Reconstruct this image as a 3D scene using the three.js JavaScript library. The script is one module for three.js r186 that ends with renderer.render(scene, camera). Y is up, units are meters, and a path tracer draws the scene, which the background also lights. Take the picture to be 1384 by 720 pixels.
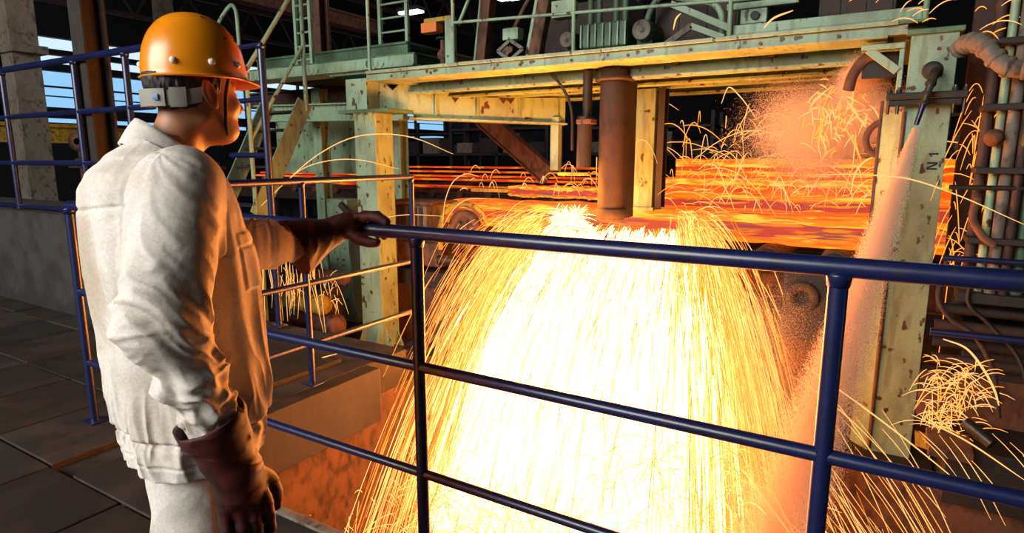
import * as THREE from 'three';
import { mergeGeometries, mergeVertices } from 'three/addons/utils/BufferGeometryUtils.js';
import { RoundedBoxGeometry } from 'three/addons/geometries/RoundedBoxGeometry.js';
import { RectAreaLightUniformsLib } from 'three/addons/lights/RectAreaLightUniformsLib.js';
import { FontLoader } from 'three/addons/loaders/FontLoader.js';
import { TextGeometry } from 'three/addons/geometries/TextGeometry.js';

// ---------------------------------------------------------------- camera, sky, lights, exposure
const scene = new THREE.Scene();
const camera = new THREE.PerspectiveCamera(46.7, 1384 / 720, 0.05, 200);
camera.position.set(0, 1.44, 0);
camera.rotation.set(THREE.MathUtils.degToRad(-10), THREE.MathUtils.degToRad(31), 0, 'YXZ');
scene.background = new THREE.Color(0.7, 0.93, 1.12);
const renderer = new THREE.WebGLRenderer({ antialias: true });
renderer.toneMapping = THREE.LinearToneMapping;
renderer.toneMappingExposure = 1.0;
renderer.shadowMap.enabled = true;
RectAreaLightUniformsLib.init();
// daylight through the big glazed bay in the wall behind the camera (the pane itself is built with the hall)
const DAY = [1, 0.97, 0.92], DAY_LEVEL = 12.5;
const bay = new THREE.RectAreaLight(new THREE.Color(...DAY), DAY_LEVEL, 7.6, 4.2);
bay.name = 'bay_window_light'; bay.position.set(-5.0, 4.6, 6.05); bay.lookAt(-5.0, 4.6, -10); scene.add(bay);
// firelight of the falling sparks: lamps standing in the bright front of the fountain
const FIRE = new THREE.Color(1, 0.28, 0.03);
for (const [x, y, z, power, size] of [[-1.95, 0.25, -4.4, 80, 16], [-2.85, -0.3, -4.2, 62, 15], [-1.0, -0.3, -4.2, 66, 15], [-2.62, 1.1, -4.85, 12, 7]]) {
  const l = new THREE.PointLight(FIRE, power); l.name = 'spark_fire_light'; l.position.set(x, y, z); l.castShadow = true; l.shadow.radius = size; scene.add(l);
}

// ---------------------------------------------------------------- helpers
const V = (x, y, z) => new THREE.Vector3(x, y, z);
function rng(seed) { let a = seed >>> 0; return () => { a = (a + 0x6d2b79f5) | 0; let t = Math.imul(a ^ (a >>> 15), 1 | a); t = (t + Math.imul(t ^ (t >>> 7), 61 | t)) ^ t; return ((t ^ (t >>> 14)) >>> 0) / 4294967296; }; }
const gauss = (r) => Math.sqrt(-2 * Math.log(1 - r())) * Math.cos(6.28318 * r());
const used = new Map();
function numbered(name) { const n = used.get(name) ?? 0; used.set(name, n + 1); return n ? name + '_' + String(n).padStart(3, '0') : name; }
function shade(o) { o.castShadow = true; o.receiveShadow = true; return o; }
function thing(name, label, category, at = [0, 0, 0], group) {          // a Group at the thing's base; parts are given in world metres
  const o = new THREE.Group(); o.name = numbered(name); o.position.set(...at); o.userData = { label, category };
  if (group) o.userData.group = group;
  scene.add(o); return o;
}
function part(parent, name, geo, material, extra) {                     // geo in world metres, moved into the axes of its thing
  let root = parent; const off = V(0, 0, 0);
  while (root) { off.add(root.position); root = root.parent; }
  const g = Array.isArray(geo) ? join(geo) : geo;
  g.translate(-off.x, -off.y, -off.z);
  const m = shade(new THREE.Mesh(g, material)); m.name = name;
  if (extra) m.userData = extra;
  parent.add(m); return m;
}
function single(name, geo, material, label, category, extra) {
  const g = Array.isArray(geo) ? join(geo) : geo; g.computeBoundingBox();
  const b = g.boundingBox, c = [(b.min.x + b.max.x) / 2, b.min.y, (b.min.z + b.max.z) / 2];
  g.translate(-c[0], -c[1], -c[2]);
  const m = shade(new THREE.Mesh(g, material)); m.name = numbered(name); m.position.set(...c);
  m.userData = { label, category, ...extra }; scene.add(m); return m;
}
function struct(name, geo, material) {
  const m = shade(new THREE.Mesh(Array.isArray(geo) ? join(geo) : geo, material)); m.name = name; m.userData = { kind: 'structure' }; scene.add(m); return m;
}
function copy(root, [dx, dy, dz], label, turn = 0) {
  const r = root.clone(); r.name = numbered(root.name.replace(/_\d{3}$/, '')); r.position.add(V(dx, dy, dz)); r.rotation.y += turn;
  r.userData = { ...root.userData }; if (label) r.userData.label = label;
  scene.add(r); return r;
}
function uvm(geo, s = 1) {                                               // uv in metres from the dominant axis of each face
  const g = geo.index ? geo.toNonIndexed() : geo;
  const p = g.attributes.position, uv = new Float32Array(p.count * 2), a = V(), b = V(), c = V(), n = V();
  for (let i = 0; i < p.count; i += 3) {
    a.fromBufferAttribute(p, i); b.fromBufferAttribute(p, i + 1); c.fromBufferAttribute(p, i + 2);
    n.copy(b).sub(a).cross(c.clone().sub(a));
    const ax = Math.abs(n.x), ay = Math.abs(n.y), az = Math.abs(n.z);
    [a, b, c].forEach((q, k) => {
      const [u, v] = ax > ay && ax > az ? [q.z, q.y] : ay > az ? [q.x, q.z] : [q.x, q.y];
      uv[(i + k) * 2] = u * s; uv[(i + k) * 2 + 1] = v * s;
    });
  }
  g.setAttribute('uv', new THREE.BufferAttribute(uv, 2));
  for (const k of Object.keys(g.attributes)) if (!['position', 'normal', 'uv'].includes(k)) g.deleteAttribute(k);
  return g;
}
function join(list) { return mergeGeometries(list.map((g) => (g.index || !g.attributes.uv ? uvm(g) : g)), false); }
// a box between two corners with chamfered edges
function bx(x0, y0, z0, x1, y1, z1, r = 0.006) {
  const w = Math.abs(x1 - x0), h = Math.abs(y1 - y0), d = Math.abs(z1 - z0), rr = Math.min(r, w * 0.3, h * 0.3, d * 0.3);
  const g = new RoundedBoxGeometry(w, h, d, 1, rr);
  g.translate((x0 + x1) / 2, (y0 + y1) / 2, (z0 + z1) / 2);
  return uvm(g);
}
const pv = (p) => (p.isVector3 ? p : V(...p));
function orient(g, a, b, twist = 0) {                                    // turn geometry built along +z (0..len) so that it runs from a to b, its y as upright as may be
  const d = b.clone().sub(a).normalize(), up = Math.abs(d.y) > 0.98 ? V(0, 0, -1) : V(0, 1, 0);
  const x = up.clone().cross(d).normalize(), y = d.clone().cross(x), m = new THREE.Matrix4().makeBasis(x, y, d);
  if (twist) m.multiply(new THREE.Matrix4().makeRotationZ(twist));
  m.setPosition(a); return g.applyMatrix4(m);
}
function rod(a, b, r, seg = 12, r2 = r) {
  a = pv(a); b = pv(b); const L = a.distanceTo(b);
  const g = new THREE.CylinderGeometry(r2, r, L, seg, 1); g.rotateX(Math.PI / 2); g.translate(0, 0, L / 2);
  return uvm(orient(g, a, b));
}
function bar(a, b, w, h, twist = 0) { a = pv(a); b = pv(b); const L = a.distanceTo(b); const g = new RoundedBoxGeometry(w, h, L, 1, Math.min(w, h) * 0.12); g.translate(0, 0, L / 2); return uvm(orient(g, a, b, twist)); }
function profile(pts, a, b, twist = 0) {                                 // extrude a closed outline [x, y] from a to b
  a = pv(a); b = pv(b);
  const g = new THREE.ExtrudeGeometry(new THREE.Shape(pts.map((p) => new THREE.Vector2(...p))), { depth: a.distanceTo(b), bevelEnabled: false });
  return uvm(orient(g, a, b, twist));
}
const I = (w, h, t = 0.014, f = 0.018) => [[-w / 2, -h / 2], [w / 2, -h / 2], [w / 2, -h / 2 + f], [t / 2, -h / 2 + f], [t / 2, h / 2 - f], [w / 2, h / 2 - f], [w / 2, h / 2], [-w / 2, h / 2], [-w / 2, h / 2 - f], [-t / 2, h / 2 - f], [-t / 2, -h / 2 + f], [-w / 2, -h / 2 + f]];
const U = (w, h, t = 0.012) => [[0, -h / 2], [w, -h / 2], [w, -h / 2 + t], [t, -h / 2 + t], [t, h / 2 - t], [w, h / 2 - t], [w, h / 2], [0, h / 2]];
const L_ = (w, h, t = 0.01) => [[0, 0], [w, 0], [w, t], [t, t], [t, h], [0, h]];
const beam = (a, b, w, h, twist) => profile(I(w, h), a, b, twist);
function tube(points, r, seg = 40, rs = 10, closed = false, tension = 0.5) { return uvm(new THREE.TubeGeometry(new THREE.CatmullRomCurve3(points.map(pv), closed, 'catmullrom', tension), seg, r, rs, closed)); }
function ball(x, y, z, r, sx = 1, sy = 1, sz = 1, n = 16) { const g = new THREE.SphereGeometry(r, n, Math.ceil(n * 0.7)); g.scale(sx, sy, sz); g.translate(x, y, z); return uvm(g); }
function lathe(pts, at, axis, seg = 24) { const g = new THREE.LatheGeometry(pts.map((p) => new THREE.Vector2(...p)), seg); g.rotateX(Math.PI / 2); return uvm(orient(g, pv(at), pv(at).clone().add(pv(axis)))); }
function plate(pts, thick, at, normal) {                                 // flat plate of an outline, given as world points in one plane
  const a = pts.map(pv), n = pv(normal).clone().normalize(), tri = [], N = a.length, pos = [];
  const ax = Math.abs(n.x) > 0.7 ? 'x' : Math.abs(n.y) > 0.7 ? 'y' : 'z', flat = a.map((p) => (ax === 'x' ? new THREE.Vector2(p.z, p.y) : ax === 'y' ? new THREE.Vector2(p.x, p.z) : new THREE.Vector2(p.x, p.y)));
  const faces = THREE.ShapeUtils.triangulateShape(flat, []), off = n.clone().multiplyScalar(thick / 2), top = a.map((p) => p.clone().add(off)), bot = a.map((p) => p.clone().sub(off));
  const put = (...q) => q.forEach((p) => pos.push(p.x, p.y, p.z));
  const add = (p, q, r, want) => { const c = q.clone().sub(p).cross(r.clone().sub(p)); c.dot(want) >= 0 ? put(p, q, r) : put(p, r, q); };
  for (const [i, j, k] of faces) { add(top[i], top[j], top[k], n); add(bot[i], bot[j], bot[k], n.clone().negate()); }
  const mid = a.reduce((s, p) => s.add(p), V(0, 0, 0)).divideScalar(N);
  for (let i = 0; i < N; i++) { const j = (i + 1) % N, e = a[j].clone().sub(a[i]), w = e.cross(n); const want = w.dot(a[i].clone().sub(mid)) >= 0 ? w : w.negate(); add(top[i], top[j], bot[i], want); add(top[j], bot[j], bot[i], want); }
  const g = new THREE.BufferGeometry(); g.setAttribute('position', new THREE.Float32BufferAttribute(pos, 3)); g.computeVertexNormals(); return uvm(g);
}

// ---------------------------------------------------------------- procedural textures
function hash2(x, y, s) { let h = (Math.imul(x, 374761393) + Math.imul(y, 668265263) + Math.imul(s, 1274126177)) | 0; h = Math.imul(h ^ (h >>> 13), 1274126177); return ((h ^ (h >>> 16)) >>> 0) / 4294967296; }
function vnoise(u, v, px, py, s) {                                       // value noise with period px, py
  const x = u * px, y = v * py, ix = Math.floor(x), iy = Math.floor(y), fx = x - ix, fy = y - iy, sx = fx * fx * (3 - 2 * fx), sy = fy * fy * (3 - 2 * fy);
  const w = (i, p) => ((i % p) + p) % p, h = (i, j) => hash2(w(ix + i, px), w(iy + j, py), s);
  return (h(0, 0) * (1 - sx) + h(1, 0) * sx) * (1 - sy) + (h(0, 1) * (1 - sx) + h(1, 1) * sx) * sy;
}
const fbm = (u, v, px, py, s, o = 4) => { let a = 0, w = 0.5, t = 0; for (let i = 0; i < o; i++) { a += w * vnoise(u, v, px << i, py << i, s + i * 17); t += w; w *= 0.5; } return a / t; };
const smooth = (x, a, b) => { const t = Math.min(1, Math.max(0, (x - a) / (b - a))); return t * t * (3 - 2 * t); };
const mix3 = (a, b, t) => a.map((x, i) => x + (b[i] - x) * t);
function tex(w, h, fn, repeat = [1, 1], srgb = true) {
  const d = new Uint8Array(w * h * 4);
  for (let y = 0; y < h; y++) for (let x = 0; x < w; x++) { const c = fn(x / w, y / h), o = (y * w + x) * 4; const q = typeof c === 'number' ? [c, c, c] : c; for (let k = 0; k < 3; k++) d[o + k] = Math.max(0, Math.min(255, q[k])); d[o + 3] = 255; }
  const t = new THREE.DataTexture(d, w, h); t.wrapS = t.wrapT = THREE.RepeatWrapping; t.magFilter = THREE.LinearFilter; t.minFilter = THREE.LinearMipmapLinearFilter; t.generateMipmaps = true;
  if (srgb) t.colorSpace = THREE.SRGBColorSpace; t.repeat.set(...repeat); t.needsUpdate = true; return t;
}
// worn paint: flat coat, a few tones of dirt, chips through to rust
function wornPaint(coat, dirt, rust, seed, wear = 0.66, soft = 0.04) {
  return tex(512, 512, (u, v) => {
    let c = mix3(coat, dirt, smooth(fbm(u, v, 4, 3, seed, 5), 0.42, 0.8) * 0.75);
    c = mix3(c, dirt, smooth(fbm(u, v, 24, 5, seed + 50, 3), 0.56, 0.8) * 0.6);
    const chip = fbm(u, v, 22, 14, seed + 90, 5) * 0.8 + fbm(u, v, 3, 2, seed + 33, 3) * 0.2;
    c = mix3(c, rust, smooth(chip, wear, wear + soft));
    return c.map((x) => x * (0.93 + 0.14 * vnoise(u, v, 256, 256, seed + 7)));
  });
}
const T = {
  green: wornPaint([144, 174, 142], [112, 122, 98], [70, 44, 30], 3, 0.69, 0.06),
  greenDark: wornPaint([84, 122, 94], [64, 78, 60], [50, 36, 26], 11, 0.66),
  navy: wornPaint([17, 27, 74], [15, 21, 50], [48, 36, 40], 21, 0.7),
  brown: wornPaint([66, 45, 35], [46, 34, 28], [38, 26, 20], 31, 0.45, 0.4),
  scorched: wornPaint([62, 44, 34], [44, 34, 28], [34, 26, 22], 121, 0.45, 0.4),
  rust: wornPaint([112, 74, 52], [80, 54, 40], [50, 34, 26], 41, 0.4, 0.5),
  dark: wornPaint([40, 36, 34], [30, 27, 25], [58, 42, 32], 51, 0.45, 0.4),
  yellow: wornPaint([168, 138, 34], [112, 92, 34], [60, 44, 30], 61, 0.58, 0.15),
  grey: wornPaint([120, 112, 100], [92, 84, 74], [66, 54, 46], 71, 0.55, 0.3),
  concrete: tex(512, 512, (u, v) => mix3([58, 55, 53], [38, 35, 32], smooth(fbm(u, v, 5, 5, 81, 6), 0.3, 0.75)).map((x) => x * (0.9 + 0.2 * vnoise(u, v, 200, 200, 84)))),
  floor: tex(512, 512, (u, v) => {
    let c = mix3([58, 51, 45], [37, 33, 30], smooth(fbm(u, v, 4, 4, 91, 6), 0.32, 0.72));
    c = mix3(c, [74, 50, 38], smooth(fbm(u, v, 7, 7, 95, 4), 0.58, 0.8) * 0.7);
    return c.map((x) => x * (0.85 + 0.3 * vnoise(u, v, 180, 180, 97)));
  }),
  rough: tex(256, 256, (u, v) => 150 + 90 * (fbm(u, v, 6, 6, 101, 5) - 0.5) * 2, [1, 1], false),
  grain: tex(256, 256, (u, v) => 255 * fbm(u, v, 16, 16, 111, 4), [1, 1], false),
};
function std(map, o = {}) { return new THREE.MeshStandardMaterial({ map, roughness: 0.55, bumpMap: T.grain, bumpScale: 0.0012, ...o }); }
const M = {
  scorched: std(T.scorched, { roughness: 0.75, bumpScale: 0.004 }),
  green: std(T.green, { roughness: 0.5 }), greenDark: std(T.greenDark, { roughness: 0.6 }),
  navy: new THREE.MeshPhysicalMaterial({ map: T.navy, roughness: 0.36, clearcoat: 0.4, clearcoatRoughness: 0.22, bumpMap: T.grain, bumpScale: 0.0008 }),
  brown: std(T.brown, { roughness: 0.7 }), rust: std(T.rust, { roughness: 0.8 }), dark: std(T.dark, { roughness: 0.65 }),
  yellow: std(T.yellow, { roughness: 0.6 }), grey: std(T.grey, { roughness: 0.75 }), concrete: std(T.concrete, { roughness: 0.9, bumpScale: 0.004 }),
  floor: std(T.floor, { roughness: 0.72, bumpScale: 0.002 }),
  steel: new THREE.MeshStandardMaterial({ map: T.grey, color: 0xc8c4bc, metalness: 0.75, roughness: 0.42, bumpMap: T.grain, bumpScale: 0.001 }),
  black: new THREE.MeshStandardMaterial({ color: 0x15130f, roughness: 0.6 }),
  roof: new THREE.MeshStandardMaterial({ color: 0x1d1a18, roughness: 0.95 }),
  wall: new THREE.MeshStandardMaterial({ color: 0x24242a, roughness: 0.95, bumpMap: T.grain, bumpScale: 0.003 }),
};

// ---------------------------------------------------------------- the hall
const HX0 = -24, HX1 = 9, HZ0 = -32, HZ1 = 6.2, HY = 11;
const floorMesh = struct('floor', [
  bx(HX0, -0.3, -1.5, HX1, -0.032, HZ1, 0.004), bx(HX0, -0.3, -3.55, -3.1, -0.032, -1.5, 0.004),
  bx(-1.7, -0.034, -1.5, HX1, 0, HZ1, 0.004), bx(-3.09, -0.034, -1.495, -1.7, 0, -1.212, 0.006), bx(HX0, -0.034, 0.65, -1.7, 0, HZ1, 0.004), bx(HX0, -0.034, -3.55, -8.86, 0, 0.65, 0.004),
], M.floor);
{ // square steel-grey floor plates with open joints, each laid a little uneven
  const r = rng(5), mats = [0xffffff, 0xd8cfc6, 0xf4e6dc, 0xc2bdb8].map((c) => { const m = M.floor.clone(); m.color.set(c); return m; });
  const base = [0, 1, 2].map((k) => { const g = new RoundedBoxGeometry(0.606, 0.034, 0.606, 1, 0.006); g.translate(k * 0.7, 0, k * 0.43); uvm(g); return uvm(g).translate(-k * 0.7, 0, -k * 0.43); });
  let n = 0;
  for (let i = 0; i < 12; i++) for (let j = 0; j < 6; j++) {
    const x = -8.55 + i * 0.62 - 0.002, z = 0.34 - j * 0.62 + 0.002;
    if (z < -1.3 && x > -3.2) continue;
    if (x > -1.75) continue;
    const m = shade(new THREE.Mesh(base[n % 3], mats[Math.floor(r() * 4)])); m.name = 'floor_plate' + (n ? '_' + String(n).padStart(3, '0') : '');
    m.position.set(x, -0.0175 + (r() - 0.5) * 0.005, z); m.rotation.set((r() - 0.5) * 0.008, 0, (r() - 0.5) * 0.008); floorMesh.add(m); n++;
  }
}
struct('trim_1', bx(-3.1, -0.22, -1.53, HX1, 0.012, -1.49, 0.004), M.grey);
struct('wall_pit_left', bx(-3.35, -2.1, -4.4, -3.1, -0.3, -1.4), M.rust);
struct('wall_pit_back', bx(-3.35, -2.1, -4.65, HX1, -0.56, -4.35), M.rust);
struct('wall_pit_front', bx(-3.35, -2.1, -1.53, HX1, -0.3, -1.2), M.concrete);
struct('floor_pit', bx(-3.35, -2.2, -4.65, HX1, -1.9, -1.2), M.rust);
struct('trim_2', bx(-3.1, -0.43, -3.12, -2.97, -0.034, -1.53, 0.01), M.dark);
struct('floor_lower', [bx(HX0, -0.85, HZ0, HX1, -0.55, -4.4), bx(HX0, -0.85, -4.42, -3.12, -0.55, -3.5)], M.concrete);
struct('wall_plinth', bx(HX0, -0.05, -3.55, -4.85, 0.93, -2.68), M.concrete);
struct('ceiling', bx(HX0 - 0.3, HY, HZ0 - 0.3, HX1 + 0.3, HY + 0.3, HZ1 + 0.3), M.roof);
struct('wall_back', bx(HX0 - 0.3, -0.9, HZ0 - 0.3, HX1 + 0.3, HY, HZ0), M.wall);
struct('wall_right', bx(HX1, -0.9, HZ0, HX1 + 0.3, HY, HZ1), M.wall);
// end wall with long bands of glazing
const glass = new THREE.MeshPhysicalMaterial({ color: 0xffffff, transmission: 1, thickness: 0, roughness: 0.03, ior: 1.45 });
const glassBlue = new THREE.MeshPhysicalMaterial({ color: 0xb4daf6, transmission: 1, thickness: 0, roughness: 0.03, ior: 1.45 });
{
  const bands = [[-0.9, 2.6], [2.75, 3.1], [4.28, 4.52], [4.8, 4.98], [5.36, HY]];
  struct('wall_left', [...bands.map(([a, b]) => bx(HX0 - 0.3, a, HZ0, HX0, b, HZ1)), bx(HX0 - 0.3, 2.6, -9.2, HX0, 5.4, HZ1)], M.wall);
  [[2.6, 2.75], [3.1, 4.28], [4.52, 4.8], [4.98, 5.36]].forEach(([a, b], k) => {
    const w = struct('window_' + (k + 1), Array.from({ length: 9 }, (_, i) => bx(HX0 - 0.2, a, -9.2 - i * 2.84 - 0.04, HX0 - 0.05, b, -9.2 - i * 2.84 + 0.04, 0.004)).concat(
      k === 1 ? [bx(HX0 - 0.18, 3.74, HZ0, HX0 - 0.06, 3.8, -9.2), bx(HX0 - 0.18, 3.44, HZ0, HX0 - 0.06, 3.48, -9.2)] : []), M.black);
    for (let i = 0; i < 8; i++) { const g = new THREE.PlaneGeometry(2.76, b - a); g.rotateY(Math.PI / 2); const p = shade(new THREE.Mesh(g, k < 2 ? glassBlue : glass)); p.position.set(HX0 - 0.12, (a + b) / 2, -9.2 - (i + 0.5) * 2.84); p.name = 'pane' + (i ? '_' + String(i).padStart(3, '0') : ''); w.add(p); }
  });
}
// wall behind the camera with its big glazed bay
struct('wall_front', [bx(HX0 - 0.3, -0.9, HZ1, -8.8, HY, HZ1 + 0.3), bx(-1.2, -0.9, HZ1, HX1 + 0.3, HY, HZ1 + 0.3), bx(-8.8, -0.9, HZ1, -1.2, 2.5, HZ1 + 0.3), bx(-8.8, 6.7, HZ1, -1.2, HY, HZ1 + 0.3)], M.wall);
{
  const frost = new THREE.MeshStandardMaterial({ color: 0xdedede, emissive: new THREE.Color(...DAY), emissiveIntensity: 1.2, roughness: 0.8 });
  const w = struct('window_5', [-8.8, -6.9, -5.0, -3.1, -1.2].map((x) => bx(x - 0.06, 2.5, HZ1 + 0.04, x + 0.06, 6.7, HZ1 + 0.16)).concat([bx(-8.8, 4.55, HZ1 + 0.04, -1.2, 4.65, HZ1 + 0.16)]), M.black);
  for (let i = 0; i < 4; i++) for (const y of [2.5, 4.65]) { const p = new THREE.Mesh(bx(-8.74 + i * 1.9, y, HZ1 + 0.09, -6.96 + i * 1.9, y + 2.05, HZ1 + 0.12), frost); p.name = 'window_pane'; p.receiveShadow = true; w.add(p); }
}
// roof trusses and crane girders, far and dark
function truss(x0, y0, z0, x1, y1, z1, h, n, label, mat) {
  const a = V(x0, y0, z0), b = V(x1, y1, z1), t = thing('roof_truss', label, 'truss', [x0, y0, z0]), up = V(0, h, 0);
  part(t, 'bottom_chord', bar(a, b, 0.12, 0.12), mat); part(t, 'top_chord', bar(a.clone().add(up), b.clone().add(up), 0.12, 0.12), mat);
  const w = [];
  for (let i = 0; i < n; i++) { const p = a.clone().lerp(b, i / n), q = a.clone().lerp(b, (i + 0.5) / n).add(up), s = a.clone().lerp(b, (i + 1) / n); w.push(bar(p, q, 0.06, 0.06), bar(q, s, 0.06, 0.06)); }
  part(t, 'lattice', w, mat); return t;
}
truss(-19, 5.45, -6, -19, 5.45, -24, 0.9, 16, 'dark lattice roof truss above the left window bands, far behind the helmet', M.brown);
truss(-14.5, 6.2, -4.5, -14.5, 6.2, -30, 0.9, 18, 'dark lattice roof truss high above the far yellow crane beam', M.brown);
truss(-12, 6.6, -18, 8, 6.6, -18, 1.0, 18, 'dark lattice roof truss across the far hall above the gantry', M.brown);
single('crane_girder', [bx(-13.1, 4.9, -3.5, -12.7, 5.2, -14), bx(-13.18, 5.18, -3.5, -12.62, 5.24, -14)], M.rust, 'brown crane girder along the top edge above the yellow helmet', 'girder');
single('crane_beam', [beam([-14, 1.88, -3.6], [-14, 1.88, -9.5], 0.22, 0.32), bx(-14.05, 2.04, -6.9, -13.95, 2.09, -3.6)], M.yellow, 'dirty yellow beam across the far left behind the blue railing', 'beam');
{
  const t = thing('building_column', 'pale grey building column at the left edge of the picture', 'column', [-11.6, -0.55, -4.6]);
  part(t, 'shaft', [bx(-11.78, -0.55, -4.8, -11.42, 11, -4.42)], M.grey); part(t, 'base', bx(-12.05, -0.55, -4.95, -11.15, -0.35, -4.3), M.concrete);
  part(t, 'corbel', bx(-11.95, 3.0, -4.85, -11.25, 3.12, -4.37), M.grey);
  copy(t, [-5.5, 0, -5.6], 'grey building column behind the brown steel post, before the blue window bands');
  copy(t, [-3.4, 0, -9.2], 'distant grey building column just left of the helmet, before the blue window bands');
  copy(t, [4.0, 0, -16], 'distant grey building column far behind the steps');
}

// ---------------------------------------------------------------- railings
function railing(name, label, a, b, heights, radii, posts, foot, postR, ends = 0) {   // a, b: base line; heights of the rails above y = 0; posts: shares of the length
  a = pv(a); b = pv(b);
  const t = thing(name, label, 'railing', [a.x, foot, a.z]);
  heights.forEach((h, i) => part(t, i ? 'rail' : 'top_rail', [rod([a.x, h, a.z], [b.x, h, b.z], radii[i], 18), ball(a.x, h, a.z, radii[i]), ball(b.x, h, b.z, radii[i])], M.navy));
  for (const s of posts) {
    const p = a.clone().lerp(b, s), h = heights[0] - radii[0] * 0.6;
    const m = part(t, 'post', [rod([p.x, foot, p.z], [p.x, h, p.z], postR, 16)], M.navy);
    part(m, 'weld_collar', lathe([[0, -0.016], [postR * 1.12, -0.014], [postR * 1.3, 0.012], [postR * 1.15, 0.02], [0, 0.022]], [p.x, heights[0] - radii[0] - 0.008, p.z], [0, 1, 0], 16), M.navy);
    part(m, 'foot_plate', bx(p.x - 0.055, foot, p.z - 0.045, p.x + 0.055, foot + 0.01, p.z + 0.045, 0.003), M.navy);
  }
  return t;
}
const XR = [-3.64, 2.2], sx = (x) => (x - XR[0]) / (XR[1] - XR[0]);
railing('guard_railing', 'navy blue pipe guard railing that the worker holds, in front of the sparks', [XR[0], 0, -1.57], [XR[1], 0, -1.57], [1.195, 0.735, 0.342], [0.0235, 0.0185, 0.0165], [0, sx(-2.56), sx(-1.312), sx(-0.072), sx(1.17)], 0, 0.0215);
railing('guard_railing', 'blue railing branch running away behind the worker glove to the green post', [-3.06, 0, -1.68], [-3.06, 0, -3.62], [1.3, 0.66, 0.27], [0.02, 0.018, 0.018], [0.47, 1], 0, 0.019);
railing('guard_railing', 'tall navy railing on the grey plinth at the far left', [-10.5, 0.93, -2.78], [-4.9, 0.93, -2.78], [2.27, 1.83, 1.39, 0.965], [0.028, 0.024, 0.024, 0.02], [0.08, 0.545, 0.795, 0.94], 0.93, 0.026);
railing('guard_railing', 'navy railing end with brown cross rails just right of the helmet brim', [-4.9, 0.93, -3.42], [-4.42, 0.93, -3.42], [2.34, 1.91, 1.46], [0.018, 0.02, 0.022], [1], 0, 0.03);
{
  const t = thing('steel_post', 'dark brown steel column standing on the plinth left of the worker', 'column', [-6.0, 0.93, -2.9]);
  part(t, 'shaft', beam([-6.02, 0.93, -2.92], [-6.02, 11, -2.92], 0.2, 0.2), M.dark); part(t, 'base_plate', bx(-6.2, 0.93, -3.1, -5.84, 0.955, -2.74), M.brown);
  for (const s of [-1, 1]) part(t, 'anchor_bolt', rod([-6.02 + s * 0.14, 0.93, -2.78], [-6.02 + s * 0.14, 0.99, -2.78], 0.012), M.dark);
}

// ---------------------------------------------------------------- gantry columns
{ // left column
  const t = thing('gantry_column', 'green steel column left of the sparks with one side glowing yellow', 'column', [-4.45, -0.55, -4.72]);
  part(t, 'shaft', [bx(-4.6, -0.52, -4.62, -4.33, 1.87, -4.6, 0.002), bx(-4.6, -0.52, -4.86, -4.33, 1.87, -4.84, 0.002), bx(-4.5, -0.52, -4.84, -4.48, 1.87, -4.62, 0.002), bx(-4.35, -0.52, -4.85, -4.325, 1.87, -4.61, 0.002)], M.green);
  part(t, 'base_plate', bx(-4.72, -0.55, -4.98, -4.2, -0.52, -4.48), M.dark);
  part(t, 'cap_plate', bx(-4.76, 1.87, -4.92, -4.1, 1.905, -4.54), M.greenDark);
  for (const x of [-4.58, -4.36]) part(t, 'gusset', plate([[x, -0.52, -4.6], [x, -0.52, -4.5], [x, -0.3, -4.6]], 0.014, 0, [1, 0, 0]), M.green);
  for (const z of [-4.66, -4.8]) part(t, 'gusset', plate([[-4.325, -0.52, z], [-4.22, -0.52, z], [-4.325, -0.3, z]], 0.014, 0, [0, 0, 1]), M.green);
  for (const x of [-4.56, -4.46, -4.36]) part(t, 'bracket_rib', plate([[x, 1.87, -4.6], [x, 1.87, -4.55], [x, 1.74, -4.6]], 0.012, 0, [1, 0, 0]), M.green);
  part(t, 'head_block', bx(-4.68, 1.905, -4.9, -4.4, 2.2, -4.58), M.green);
}
{ // right column
  const t = thing('gantry_column', 'big green steel column at right with the spray pipe and black clamp', 'column', [0.16, -0.55, -4.7]);
  part(t, 'shaft', [bx(0.055, -0.52, -4.63, 0.295, 2.17, -4.61, 0.003), bx(0.055, -0.52, -4.87, 0.295, 2.17, -4.85, 0.003), bx(0.165, -0.52, -4.85, 0.185, 2.17, -4.63, 0.002), bx(0.275, -0.52, -4.85, 0.295, 2.17, -4.63, 0.002)], M.green);
  part(t, 'side_plate', plate([[-0.06, -0.52, -4.74], [0.058, -0.52, -4.612], [0.058, 1.72, -4.612], [-0.06, 1.72, -4.74]], 0.016, 0, [-0.74, 0, 0.67]), M.green, { label: 'slanted plate lit yellow green by the sparks' });
  part(t, 'edge_angle', [bx(-0.075, -0.52, -4.78, -0.055, 1.8, -4.72)], M.rust);
  part(t, 'weld_seam', rod([0.06, -0.5, -4.605], [0.06, 1.72, -4.605], 0.012), M.rust);
  part(t, 'base_plate', bx(-0.12, -0.55, -4.98, 0.42, -0.52, -4.45), M.dark);
  part(t, 'cap_plate', bx(0.03, 2.17, -4.9, 0.32, 2.2, -4.58), M.greenDark);
  for (const [y, x] of [[2.08, 0.2], [2.02, 0.24], [1.98, 0.14], [0.9, 0.1], [0.2, 0.12], [-0.1, 0.2]]) part(t, 'bolt', rod([x, y, -4.62], [x, y, -4.6], 0.01), M.rust);
}
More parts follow.
